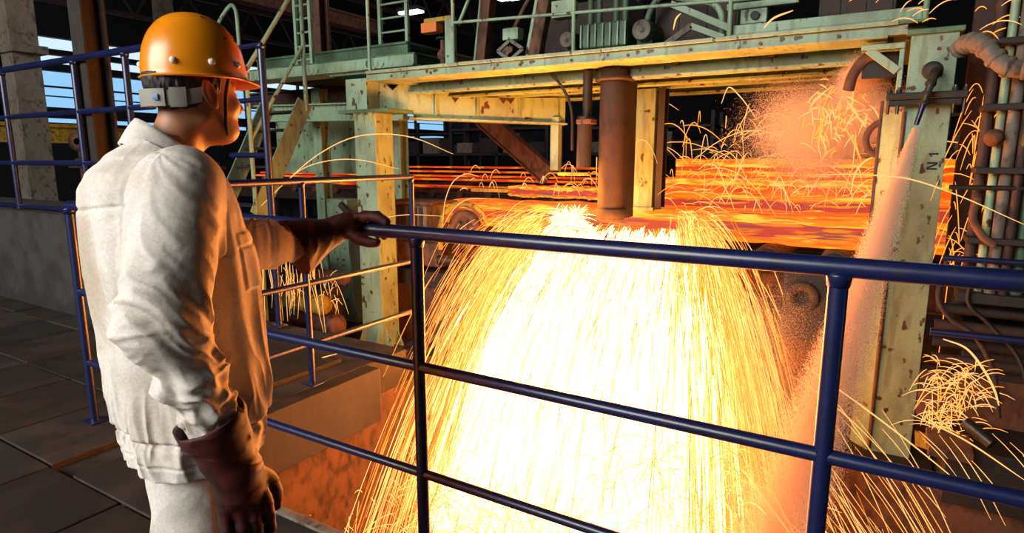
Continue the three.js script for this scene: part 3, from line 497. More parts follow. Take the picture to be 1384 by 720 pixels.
{ // drive unit left of the flare
  const t = thing('drive_unit', 'brown drive unit with a round wheel under the hot slab, left of the sparks', 'machine', [-4.1, -0.55, -5.2]);
  part(t, 'bed', bx(-4.75, 0.1, -5.45, -3.1, 0.26, -5.0), M.dark); part(t, 'pedestal', bx(-4.6, -0.55, -5.4, -3.3, 0.1, -5.1), M.rust); part(t, 'housing', bx(-4.62, 0.62, -5.45, -4.12, 0.95, -5.1, 0.02), M.grey);
  for (let i = 0; i < 6; i++) part(t, 'louvre', bx(-4.58 + i * 0.075, 0.66, -5.1, -4.54 + i * 0.075, 0.92, -5.08, 0.003), M.brown);
  part(t, 'cover', bx(-4.6, 0.3, -5.42, -3.9, 0.56, -5.05, 0.03), M.rust); part(t, 'top_plate', bx(-4.7, 0.95, -5.5, -4.0, 0.985, -5.05), M.rust);
  const w = part(t, 'wheel', lathe([[0, -0.05], [0.17, -0.05], [0.2, -0.02], [0.2, 0.02], [0.17, 0.05], [0.13, 0.05], [0.12, 0.02], [0.05, 0.02], [0.045, 0.07], [0, 0.07]], [-3.62, 0.72, -5.1], [0, 0, 1], 30), M.rust);
  for (let i = 0; i < 6; i++) part(w, 'wheel_bolt', rod([-3.62 + Math.cos(i * 1.05) * 0.09, 0.72 + Math.sin(i * 1.05) * 0.09, -5.09], [-3.62 + Math.cos(i * 1.05) * 0.09, 0.72 + Math.sin(i * 1.05) * 0.09, -5.06], 0.014, 6), M.steel);
  part(t, 'guard', tube([[-3.9, 0.5, -5.05], [-3.88, 0.8, -5.05], [-3.7, 0.97, -5.05], [-3.45, 0.95, -5.05], [-3.3, 0.78, -5.05]], 0.03, 30), M.yellow);
  for (const x of [-3.5, -3.3]) part(t, 'shaft', rod([x - 0.4, 0.4, -5.02], [x, 0.4, -5.02], 0.05), M.steel);
  const y = single('yellow_bar', bx(-4.05, 1.06, -5.9, -3.55, 1.1, -5.82), M.yellow, 'short yellow bar lying behind the drive unit, left of the pink slab', 'bar');
}
{ // pipes at pit left, lit orange
  const t = thing('pipe_rack', 'rack of fire lit pipes behind the side railing, left of the green column', 'pipes', [-4.6, -0.55, -4.4]);
  [[-4.05, -0.02, 0.1], [-4.2, -0.26, 0.12], [-3.85, -0.38, 0.09], [-4.35, 0.2, 0.07]].forEach(([z, y, r], i) => part(t, 'pipe', [rod([-5.42, y, z - 0.2], [-4.75, y, z - 0.15], r, 16), ball(-4.75, y, z - 0.15, r)], i % 2 ? M.rust : M.yellow));
  for (const x of [-5.3, -4.9]) part(t, 'stand', [bx(x - 0.03, -0.55, -4.6, x + 0.03, 0.1, -4.3)], M.dark);
}
{ // block with round hole seen under the right hand rail
  const t = thing('bearing_block', 'dark bearing block with a hollow, under the top rail left of the right post', 'block', [-0.4, -0.55, -4.75]);
  part(t, 'body', bx(-0.56, 0.16, -4.95, -0.27, 0.66, -4.68, 0.012), M.dark); part(t, 'boss', lathe([[0.04, 0], [0.1, 0], [0.11, 0.02], [0.1, 0.05], [0.05, 0.05], [0.04, 0]], [-0.43, 0.48, -4.68], [0, 0, 1], 22), M.brown); part(t, 'stand', bx(-0.54, -0.55, -4.92, -0.3, 0.16, -4.72), M.rust); part(t, 'cap', bx(-0.58, 0.66, -4.97, -0.25, 0.7, -4.66), M.rust);
}
// ---------------------------------------------------------------- right edge machinery
{
  const t = thing('pipe_cluster', 'upright cluster of rusty pipes and panels at the right edge', 'pipes', [0.6, -0.55, -4.5]);
  for (const [x, z, r, m] of [[0.47, -4.55, 0.03, M.brown], [0.525, -4.5, 0.022, M.green], [0.58, -4.47, 0.03, M.grey], [0.635, -4.45, 0.024, M.brown], [0.7, -4.5, 0.03, M.greenDark]]) part(t, 'pipe', rod([x, 0.66, z], [x, 3.2, z], r), m);
  part(t, 'base_beam', bx(0.42, 0.6, -4.62, 1.4, 0.66, -4.4), M.dark); part(t, 'back_panel', bx(0.46, 0.6, -4.72, 0.86, 3.2, -4.64), M.brown); for (const y of [0.95, 1.35, 1.7, 2.05]) part(t, 'strap', bx(0.43, y, -4.62, 0.75, y + 0.035, -4.4), M.dark);
  part(t, 'rear_panel', bx(0.4, 0.66, -5.3, 2.4, 3.4, -5.24), M.brown); for (let k = 0; k < 4; k++) part(t, 'rear_pipe', rod([0.42 + k * 0.11, 0.9 + k * 0.25, -5.1], [1.6, 1.0 + k * 0.27, -5.0], 0.03 + 0.01 * (k % 2)), k % 2 ? M.rust : M.scorched); part(t, 'junction_box', bx(0.62, 1.5, -4.42, 0.78, 1.72, -4.32, 0.01), M.greenDark); part(t, 'valve', lathe([[0, 0], [0.04, 0], [0.05, 0.03], [0.03, 0.06], [0.03, 0.1], [0, 0.1]], [0.5, 1.55, -4.46], [0, 0, 1], 16), M.rust); part(t, 'elbow', tube([[0.47, 1.2, -4.5], [0.45, 1.1, -4.44], [0.5, 1.0, -4.4], [0.56, 0.95, -4.4]], 0.022, 20), M.rust);
}
single('dark_rail', rod([0.32, 1.27, -4.44], [1.6, 1.27, -4.44], 0.014), M.black, 'thin dark rail above the blue top rail at the right edge', 'rail');
single('dark_rail', rod([0.33, 0.855, -4.42], [1.6, 0.855, -4.42], 0.018), M.navy, 'dark blue rail just above the blue top rail at the right edge', 'rail');
single('dark_rail', rod([0.3, 0.44, -4.25], [1.6, 0.46, -4.25], 0.022), M.navy, 'dark blue rail low at the right edge above the tangled sparks', 'rail');
{
  const t = thing('machine_bed', 'dark heavy machine bed at the lower right behind the railing', 'machine', [0.9, -0.55, -4.6]);
  part(t, 'base', bx(0.44, -0.55, -5.3, 2.2, -0.2, -4.15), M.dark); part(t, 'housing', bx(0.5, 0.1, -5.3, 2.2, 0.42, -4.6), M.dark); part(t, 'rib_plate', bx(0.42, 0.5, -5.2, 2.2, 0.58, -4.6), M.brown); part(t, 'fire_wall', bx(0.3, -0.2, -4.75, 2.2, 0.1, -4.6), M.rust);
  for (let i = 0; i < 4; i++) part(t, 'shaft', rod([0.34, 0.22 + i * 0.1, -4.5 - i * 0.03], [2.2, 0.22 + i * 0.1, -4.5 - i * 0.03], 0.034), i % 2 ? M.dark : M.brown);
  part(t, 'step_plate', bx(0.34, -0.22, -4.3, 0.55, -0.16, -4.0), M.rust); part(t, 'ram', rod([0.5, -0.02, -4.1], [0.62, -0.09, -4.02], 0.035), M.steel);
  single('hose', tube([[0.36, 0.82, -4.5], [0.33, 0.62, -4.4], [0.4, 0.5, -4.38], [0.52, 0.42, -4.36], [0.62, 0.24, -4.3], [0.66, 0.0, -4.2]], 0.014, 50), M.brown, 'brown rubber hose looping down behind the rail at right', 'hose');
  single('hose', tube([[0.5, 0.8, -4.42], [0.47, 0.62, -4.36], [0.58, 0.5, -4.34], [0.72, 0.34, -4.3], [0.8, 0.1, -4.2]], 0.012, 50), M.black, 'thin black hose right of the brown hose', 'hose');
  single('orange_lug', [plate([[0.29, -0.22, -4.35], [0.5, -0.24, -4.3], [0.52, -0.3, -4.3], [0.47, -0.42, -4.3], [0.43, -0.32, -4.3], [0.3, -0.31, -4.35]], 0.03, 0, [0, 0, 1])], M.yellow, 'orange lit hooked plate at the foot of the right column', 'plate');
  single('glowing_slab_end', [bx(0.36, 0.86, -5.7, 0.75, 1.04, -5.55)], H.front, 'red hot slab end visible right of the big column', 'slab');
}
// far machinery under the girder, bluish dark frames
const far = M.dark;
for (const [i, [x, z, w]] of [[-9.5, -15, 3.2], [-5.6, -16, 3.6], [-1.2, -15.5, 3.0], [2.4, -14.5, 3.0], [-14, -17, 4.0]].entries()) {
  const t = thing('storage_frame', ['left dark blue steel frame far behind the yellow girder', 'middle dark blue steel frame far behind the diagonal brace', 'dark steel frame far behind the amber pillar', 'dark steel frame far behind the right column', 'dark steel frame far behind the steps'][i], 'frame', [x, -0.55, z]);
  for (const [a, b] of [[0, 0], [1, 0], [0, 1], [1, 1], [0.5, 0]]) part(t, 'upright', bar([x + (a - 0.5) * w, -0.55, z - b * 0.9], [x + (a - 0.5) * w, 2.6, z - b * 0.9], 0.1, 0.1), far);
  for (const y of [0.7, 1.5, 2.2]) part(t, 'shelf', bx(x - w / 2, y, z - 1, x + w / 2, y + 0.07, z + 0.05), far);
  for (let k = 0; k < 4; k++) part(t, 'bin', bx(x - w / 2 + 0.15 + k * w / 4, 1.57, z - 0.8, x - w / 2 + 0.05 + (k + 0.8) * w / 4, 1.57 + 0.3 + 0.12 * ((k * 7 + i * 3) % 3), z - 0.05, 0.02), k % 2 ? M.dark : M.grey);
}
for (const [i, [x, y, z]] of [[-0.25, 1.5, -9.5], [-1.3, 1.5, -10.2]].entries()) {
  const t = thing('control_box', ['small grey box above the hot slabs, left of the smoke', 'grey slanted machine cover above the hot slabs beside the amber pillar'][i], 'box', [x, -0.55, z]);
  part(t, 'body', bx(x - 0.16 - i * 0.3, y, z - 0.2, x + 0.16 + i * 0.3, y + 0.5, z, 0.02), M.grey); part(t, 'stand', bx(x - 0.1, -0.55, z - 0.15, x + 0.1, y, z - 0.05), M.dark); part(t, 'cover_plate', bx(x - 0.13 - i * 0.28, y + 0.04, z, x + 0.13 + i * 0.28, y + 0.44, z + 0.012, 0.004), M.grey);
}
{
  const t = thing('timber_rack', 'brown boards stacked on the plinth behind the far left railing', 'boards', [-9, 0.93, -3.3]);
  for (let i = 0; i < 4; i++) part(t, 'board', bx(-9.6 + i * 0.1, 1.3 + i * 0.045, -4.6 - i * 0.05, -6.7 - i * 0.2, 1.34 + i * 0.045, -4.2), M.brown);
  for (const x of [-9.2, -8.2, -7.2]) part(t, 'trestle', bx(x, -0.55, -4.6, x + 0.08, 1.3, -4.2), M.dark);
  single('coil_end', [lathe([[0.05, 0], [0.14, 0], [0.16, 0.03], [0.14, 0.3], [0.05, 0.3]], [-10.6, 1.68, -5.0], [0.5, 0, 1], 22), bx(-10.62, -0.55, -4.95, -10.42, 1.56, -4.8)], M.rust, 'small rusty drum end beside the brown column, under the yellow beam', 'drum');
}
// high bay lamps far up in the roof, seen as small bright patches
{
  const lampM = new THREE.MeshStandardMaterial({ color: 0xffffff, emissive: 0xdfeaff, emissiveIntensity: 4 });
  [[-13, 5.6, -11.5], [-10, 4.8, -12], [-7.5, 4.9, -12.4], [-8.8, 5.6, -15], [-3.2, 5.0, -13], [0.6, 4.4, -10.4], [1.4, 4.3, -10], [-5.8, 4.7, -12.2]].forEach(([x, y, z], i) => {
    const t = thing('bay_lamp', ['roof lamp high above the helmet brim', 'roof lamp above the green ladder', 'roof lamp between the two green ladders', 'farther roof lamp above the side platform', 'roof lamp above the diamond frame', 'first roof lamp above the raised green beam at right', 'second roof lamp nearest the right column head', 'roof lamp left of the slanted brown post'][i], 'lamp', [x, y, z]);
    part(t, 'diffuser', bx(x - 0.3, y, z - 0.12, x + 0.3, y + 0.05, z + 0.12, 0.01), lampM); part(t, 'housing', bx(x - 0.33, y + 0.05, z - 0.15, x + 0.33, y + 0.13, z + 0.15, 0.01), M.dark); part(t, 'hanger', rod([x, y + 0.13, z], [x, 11, z], 0.012, 8), M.dark);
    const l = new THREE.PointLight(0xdfeaff, 1.2); l.name = 'bay_lamp_light'; l.position.set(x, y - 0.08, z); l.shadow.radius = 8; scene.add(l);
  });
}

// ---------------------------------------------------------------- the worker, built as distance fields meshed with surface nets
const { hypot, sin, cos, abs, min, max, exp, sqrt, floor, PI } = Math;
const smin = (a, b, k) => { const h = max(k - abs(a - b), 0) / k; return min(a, b) - h * h * k * 0.25; };
const smax = (a, b, k) => -smin(-a, -b, k);
function cone(p, a, b, r1, r2) { const x = b[0] - a[0], y = b[1] - a[1], z = b[2] - a[2], px = p[0] - a[0], py = p[1] - a[1], pz = p[2] - a[2], t = min(1, max(0, (px * x + py * y + pz * z) / (x * x + y * y + z * z))); return hypot(px - x * t, py - y * t, pz - z * t) - (r1 + (r2 - r1) * t); }
const ell = (p, c, r) => { const x = (p[0] - c[0]) / r[0], y = (p[1] - c[1]) / r[1], z = (p[2] - c[2]) / r[2], k = hypot(x, y, z), g = hypot(x / r[0], y / r[1], z / r[2]); return k < 1e-6 ? -min(...r) : k * (k - 1) / g; };
function n3(x, y, z, s = 0) {
  const ix = floor(x), iy = floor(y), iz = floor(z), fx = x - ix, fy = y - iy, fz = z - iz, a = fx * fx * (3 - 2 * fx), b = fy * fy * (3 - 2 * fy), c = fz * fz * (3 - 2 * fz);
  const h = (i, j, k) => hash2((ix + i) + (iz + k) * 131, iy + j, s), L = (p, q, t) => p + (q - p) * t;
  return L(L(L(h(0, 0, 0), h(1, 0, 0), a), L(h(0, 1, 0), h(1, 1, 0), a), b), L(L(h(0, 0, 1), h(1, 0, 1), a), L(h(0, 1, 1), h(1, 1, 1), a), b), c) - 0.5;
}
const ridge = (n) => 1 - 2 * abs(n) * 1.6;
function surface(f, lo, hi, cell) {                                      // naive surface nets, empty blocks skipped
  const N = [0, 1, 2].map((k) => Math.ceil((hi[k] - lo[k]) / cell) + 1), [nx, ny, nz] = N, val = new Float32Array(nx * ny * nz).fill(1), B = 4, at = (i, j, k) => (k * ny + j) * nx + i, p = [0, 0, 0];
  const F = (x, y, z) => { p[0] = x; p[1] = y; p[2] = z; return f(p); };
  for (let k = 0; k < nz; k += B) for (let j = 0; j < ny; j += B) for (let i = 0; i < nx; i += B) {
    const c = F(lo[0] + (i + B / 2) * cell, lo[1] + (j + B / 2) * cell, lo[2] + (k + B / 2) * cell), far = abs(c) > cell * B * 1.75 + 0.022;
    for (let kk = k; kk < min(k + B, nz); kk++) for (let jj = j; jj < min(j + B, ny); jj++) for (let ii = i; ii < min(i + B, nx); ii++) val[at(ii, jj, kk)] = far ? c : F(lo[0] + ii * cell, lo[1] + jj * cell, lo[2] + kk * cell);
  }
  const vid = new Int32Array(nx * ny * nz).fill(-1), pos = [], idx = [];
  for (let k = 0; k < nz - 1; k++) for (let j = 0; j < ny - 1; j++) for (let i = 0; i < nx - 1; i++) {
    let m = 0, sx = 0, sy = 0, sz = 0, n = 0;
    const v = [val[at(i, j, k)], val[at(i + 1, j, k)], val[at(i, j + 1, k)], val[at(i + 1, j + 1, k)], val[at(i, j, k + 1)], val[at(i + 1, j, k + 1)], val[at(i, j + 1, k + 1)], val[at(i + 1, j + 1, k + 1)]];
    for (let q = 0; q < 8; q++) if (v[q] < 0) m |= 1 << q;
    if (m === 0 || m === 255) continue;
    for (let a = 0; a < 8; a++) for (const d of [1, 2, 4]) { const b = a | d; if (b === a || (v[a] < 0) === (v[b] < 0)) continue; const t = v[a] / (v[a] - v[b]); sx += (a & 1) + (d === 1 ? t : 0); sy += ((a >> 1) & 1) + (d === 2 ? t : 0); sz += ((a >> 2) & 1) + (d === 4 ? t : 0); n++; }
    vid[at(i, j, k)] = pos.length / 3; pos.push(lo[0] + (i + sx / n) * cell, lo[1] + (j + sy / n) * cell, lo[2] + (k + sz / n) * cell);
  }
  const quad = (a, b, c, d, flip) => { if (a < 0 || b < 0 || c < 0 || d < 0) return; flip ? idx.push(a, c, b, a, d, c) : idx.push(a, b, c, a, c, d); };
  for (let k = 1; k < nz - 1; k++) for (let j = 1; j < ny - 1; j++) for (let i = 1; i < nx - 1; i++) {
    const s = val[at(i, j, k)] < 0;
    if (s !== (val[at(i + 1, j, k)] < 0)) quad(vid[at(i, j - 1, k - 1)], vid[at(i, j, k - 1)], vid[at(i, j, k)], vid[at(i, j - 1, k)], !s);
    if (s !== (val[at(i, j + 1, k)] < 0)) quad(vid[at(i - 1, j, k - 1)], vid[at(i - 1, j, k)], vid[at(i, j, k)], vid[at(i, j, k - 1)], !s);
    if (s !== (val[at(i, j, k + 1)] < 0)) quad(vid[at(i - 1, j - 1, k)], vid[at(i, j - 1, k)], vid[at(i, j, k)], vid[at(i - 1, j, k)], !s);
  }
  const nor = new Float32Array(pos.length), e = cell * 0.6;
  for (let i = 0; i < pos.length; i += 3) {
    const x = pos[i], y = pos[i + 1], z = pos[i + 2], gx = F(x + e, y, z) - F(x - e, y, z), gy = F(x, y + e, z) - F(x, y - e, z), gz = F(x, y, z + e) - F(x, y, z - e), l = hypot(gx, gy, gz) || 1;
    nor[i] = gx / l; nor[i + 1] = gy / l; nor[i + 2] = gz / l;
  }
  const g = new THREE.BufferGeometry(); g.setAttribute('position', new THREE.Float32BufferAttribute(pos, 3)); g.setAttribute('normal', new THREE.BufferAttribute(nor, 3)); g.setIndex(idx);
  return uvm(g);
}
// materials of the worker
const clothTex = tex(512, 512, (u, v) => { let c = mix3([226, 221, 212], [204, 196, 184], smooth(fbm(u, v, 5, 5, 301, 5), 0.4, 0.75)); c = mix3(c, [178, 158, 132], smooth(fbm(u, v, 4, 4, 311, 5), 0.62, 0.8) * 0.6); return c.map((x) => x * (0.95 + 0.1 * vnoise(u, v, 256, 256, 317))); });
const weave = tex(512, 512, (u, v) => 255 * fbm(u, v, 28, 28, 321, 4), [1, 1], false);
const cloth = new THREE.MeshStandardMaterial({ map: clothTex, roughness: 0.92, bumpMap: weave, bumpScale: 0.003 });
const leatherTex = tex(256, 256, (u, v) => mix3([78, 24, 18], [42, 16, 13], smooth(fbm(u, v, 8, 8, 331, 5), 0.38, 0.68)));
const leather = new THREE.MeshStandardMaterial({ map: leatherTex, roughness: 0.62, bumpMap: T.grain, bumpScale: 0.003 });
const skinTex = tex(256, 256, (u, v) => mix3([190, 134, 94], [168, 110, 76], fbm(u, v, 12, 12, 341, 4)));
const skin = new THREE.MeshPhysicalMaterial({ map: skinTex, roughness: 0.48, bumpMap: T.grain, bumpScale: 0.0006 });
const helmetM = new THREE.MeshPhysicalMaterial({ map: tex(256, 256, (u, v) => mix3([243, 146, 8], [222, 126, 8], smooth(fbm(u, v, 5, 5, 351, 5), 0.5, 0.8))), roughness: 0.3, clearcoat: 0.35, clearcoatRoughness: 0.25 });
const hairM = new THREE.MeshStandardMaterial({ map: tex(256, 256, (u, v) => mix3([18, 15, 14], [42, 34, 30], vnoise(u, v, 200, 12, 361))), roughness: 0.6, bumpMap: tex(256, 256, (u, v) => 255 * vnoise(u, v, 200, 14, 365), [1, 1], false), bumpScale: 0.002 });
const strapM = new THREE.MeshStandardMaterial({ color: 0x8f8d84, roughness: 0.6 }), strapDark = new THREE.MeshStandardMaterial({ color: 0x2e241c, roughness: 0.8 }), rivetM = new THREE.MeshPhysicalMaterial({ color: 0xe8e6e0, roughness: 0.35 });

const worker = thing('person', 'worker in off-white suit, orange helmet and dark red gloves holding the blue rail', 'person', [-1.58, 0, -0.915]);
worker.rotation.y = THREE.MathUtils.degToRad(163);                       // local axes: x to his left, z forward
const own = (parent, name, g, m, extra) => { const o = shade(new THREE.Mesh(Array.isArray(g) ? join(g) : g, m)); o.name = name; if (extra) o.userData = extra; parent.add(o); return o; };

// head frame: turned to the left and tipped a little
const HC = V(0, 1.597, 0.083), headM = new THREE.Matrix4().makeRotationFromEuler(new THREE.Euler(-0.02, 0.27, 0.0, 'YXZ')).setPosition(HC), headI = headM.clone().invert(), he = headI.elements;
const toHead = (p) => [he[0] * p[0] + he[4] * p[1] + he[8] * p[2] + he[12], he[1] * p[0] + he[5] * p[1] + he[9] * p[2] + he[13], he[2] * p[0] + he[6] * p[1] + he[10] * p[2] + he[14]];
const fromHead = (x, y, z) => V(x, y, z).applyMatrix4(headM);
const skull = (q) => smin(ell(q, [0, 0.04, -0.018], [0.075, 0.092, 0.096]), ell(q, [0, -0.03, 0.036], [0.061, 0.088, 0.068]), 0.05);
function face(q) {
  const x = abs(q[0]), m = [x, q[1], q[2]];
  let d = skull(q);
  d = smin(d, ell(m, [0.016, -0.09, 0.06], [0.028, 0.024, 0.036]), 0.035);            // chin and jaw
  d = smin(d, cone(m, [0.046, -0.055, -0.01], [0.02, -0.092, 0.06], 0.016, 0.017), 0.03);
  d = smin(d, ell(m, [0.034, -0.022, 0.074], [0.024, 0.02, 0.022]), 0.025);            // cheekbone
  d = smin(d, cone(m, [0.006, 0.03, 0.092], [0.034, 0.027, 0.08], 0.011, 0.009), 0.016); // brow
  d = smax(d, -ell(m, [0.031, 0.006, 0.104], [0.019, 0.011, 0.016]), 0.014);           // eye hollow
  d = smin(d, ell(m, [0.031, 0.006, 0.082], [0.0135, 0.0125, 0.0125]), 0.003);         // eyeball and lids
  d = smin(d, cone(q, [0, 0.016, 0.098], [0, -0.028, 0.122], 0.008, 0.0125), 0.012);   // nose
  d = smin(d, ell(m, [0.0125, -0.032, 0.11], [0.009, 0.008, 0.011]), 0.008);
  d = smin(d, ell(q, [0, -0.059, 0.096], [0.024, 0.0065, 0.013]), 0.007);              // lips
  d = smin(d, ell(q, [0, -0.071, 0.094], [0.02, 0.0075, 0.013]), 0.007);
  d = smax(d, -ell(q, [0, -0.0648, 0.108], [0.024, 0.0014, 0.008]), 0.004);
  // ear: shell with a hollow
  const e = [m[0] - 0.076, m[1] - 0.0, m[2] + 0.006 + 0.25 * (m[1])];
  let ear = ell(e, [0.004, 0.004, -0.004], [0.009, 0.034, 0.02]);
  ear = smax(ear, -ell(e, [0.012, 0.004, -0.001], [0.006, 0.022, 0.011]), 0.006);
  ear = smin(ear, ell(e, [0.002, -0.026, 0.002], [0.006, 0.011, 0.009]), 0.008);
  return smin(d, ear, 0.008);
}
const neck = (p) => cone(p, [0.0, 1.42, 0.0], [0.004, 1.55, 0.055], 0.062, 0.054);
const bodyHead = (p) => smin(face(toHead(p)), smin(neck(p), cone(p, [0.012, 1.44, 0.06], [0.01, 1.49, 0.09], 0.016, 0.012), 0.04), 0.035);
const SR = [-0.2, 1.375, -0.02], ER = [-0.272, 1.075, -0.105], WR = [-0.272, 0.8, -0.01], SL = [0.2, 1.375, 0.0], EL = [0.272, 1.175, 0.2], WL = [0.2, 1.18, 0.5];
const bodyRest = (p) => {
  let d = smin(ell(p, [0, 1.22, -0.02], [0.17, 0.26, 0.11]), ell(p, [0, 0.92, 0], [0.16, 0.17, 0.12]), 0.1);
  d = smin(d, cone(p, [0, 1.36, -0.02], [0.0, 1.47, 0.0], 0.1, 0.06), 0.06);
  for (const [a, b, c] of [[SR, ER, WR], [SL, EL, WL]]) { d = smin(d, cone(p, a, b, 0.056, 0.045), 0.05); d = smin(d, cone(p, b, c, 0.044, 0.03), 0.02); }
  for (const [h, k, f] of [[[-0.1, 0.86, -0.01], [-0.11, 0.47, -0.0], [-0.12, 0.09, -0.05]], [[0.1, 0.86, 0.02], [0.11, 0.48, 0.09], [0.12, 0.09, 0.05]]]) { d = smin(d, cone(p, h, k, 0.088, 0.058), 0.06); d = smin(d, cone(p, k, f, 0.056, 0.04), 0.02); }
  return d;
};
{
  const a = surface(bodyHead, [-0.13, 1.43, -0.09], [0.13, 1.75, 0.24], 0.0032), b = surface(bodyRest, [-0.36, 0.0, -0.2], [0.36, 1.5, 0.6], 0.012);
  const body = own(worker, 'body', mergeGeometries([a, b], false), skin);
  for (const s of [-1, 1]) { const c = fromHead(s * 0.031, 0.006, 0.087), g = new THREE.SphereGeometry(0.0095, 14, 10).translate(c.x, c.y, c.z), i = fromHead(s * 0.031, 0.006, 0.0945), h = new THREE.SphereGeometry(0.0045, 10, 8).translate(i.x, i.y, i.z); own(body, 'eye', uvm(g), rivetM); own(body, 'iris', uvm(h), strapDark); }
  // eyebrow and hair
  const hair = (p) => { const q = toHead(p); let d = ell(q, [0, 0.038, -0.018], [0.084, 0.098, 0.106]) + n3(q[0] * 180, q[1] * 60, q[2] * 180, 5) * 0.004; const line = -0.066 + max(0, q[2] + 0.06) * 1.15 + (abs(q[0]) > 0.055 && q[2] > 0.0 && q[2] < 0.03 ? -0.03 : 0); d = smax(d, line - q[1], 0.006); d = smax(d, q[2] - 0.035, 0.008); return max(d, q[1] - 0.052); };
  own(worker, 'hair', surface(hair, [-0.12, 1.52, -0.08], [0.12, 1.72, 0.16], 0.0032), hairM);
}
// ---- jacket
const keys = [[0.62, 0.004, 0.15, 0.2], [0.665, 0.004, 0.161, 0.212], [0.7, 0.005, 0.168, 0.219], [0.735, 0.006, 0.168, 0.219], [0.765, 0.008, 0.18, 0.214], [0.85, 0.008, 0.184, 0.218], [1.0, 0.005, 0.185, 0.213], [1.15, -0.007, 0.184, 0.212], [1.3, -0.02, 0.174, 0.214], [1.36, -0.026, 0.166, 0.214], [1.4, -0.025, 0.148, 0.2], [1.44, -0.014, 0.118, 0.16], [1.48, 0.008, 0.088, 0.1], [1.54, 0.03, 0.07, 0.07]];
function torsoAt(y) { let i = 0; while (i < keys.length - 2 && y > keys[i + 1][0]) i++; const a = keys[i], b = keys[i + 1], t = min(1, max(0, (y - a[0]) / (b[0] - a[0]))), s = t * t * (3 - 2 * t) * 0.5 + t * 0.5; return [a[1] + (b[1] - a[1]) * s, a[2] + (b[2] - a[2]) * s, a[3] + (b[3] - a[3]) * s]; }
function torso(p) {
  const [c, t, w] = torsoAt(p[1]), x = p[0] / w, z = (p[2] - c) / t, k = Math.pow(Math.pow(abs(x), 2.3) + Math.pow(abs(z), 2.3), 1 / 2.3);
  return (k - 1) * min(w, t) * 0.86;
}
function sleeve(p, S, E, W, r, seed) {
  const a = cone(p, S, E, r[0], r[1]), b = cone(p, E, W, r[1], r[2]);
  let d = smin(a, b, 0.03);
  if (d > 0.06 || d < -0.06) return d;
  // folds: ridges running round the arm, slanting, crowded at the elbow and above the cuff
  const L1 = hypot(E[0] - S[0], E[1] - S[1], E[2] - S[2]), L2 = hypot(W[0] - E[0], W[1] - E[1], W[2] - E[2]);
  const folds = (A, B, s0, L) => {
    const s = s0 + ((p[0] - A[0]) * (B[0] - A[0]) + (p[1] - A[1]) * (B[1] - A[1]) + (p[2] - A[2]) * (B[2] - A[2])) / L, ang = Math.atan2(p[2] - (A[2] + B[2]) / 2, p[0] - (A[0] + B[0]) / 2), c = cos(ang), q = sin(ang);
    const near = exp(-Math.pow((s - L1 - 0.06) / 0.13, 2)), cuff = smooth(s, L1 + L2 - 0.2, L1 + L2 - 0.04), slant = s * 19 + 1.1 * sin(ang + seed) + 1.4 * n3(s * 6, c * 1.5, q * 1.5 + seed, seed + 21);
    const fold = ridge(n3(slant, c * 0.9 + seed, q * 0.9, seed)), fold2 = ridge(n3(slant * 2.2 + 7, c * 1.4, q * 1.4 + seed, seed + 3)), long = n3(s * 4, c * 1.6, q * 1.6 + seed, seed + 8);
    return (near * 0.024 + cuff * 0.015 + 0.003) * (fold - 0.5) + (near * 0.008 + cuff * 0.009 + 0.0015) * (fold2 - 0.5) + 0.013 * long;
  };
  const w = smooth(a - b, -0.05, 0.05);
  return d - (w < 1 ? (1 - w) * folds(S, E, 0, L1) : 0) - (w > 0 ? w * folds(E, W, L1, L2) : 0);
}
const seam = (x, w = 0.0045) => exp(-(x / w) * (x / w));
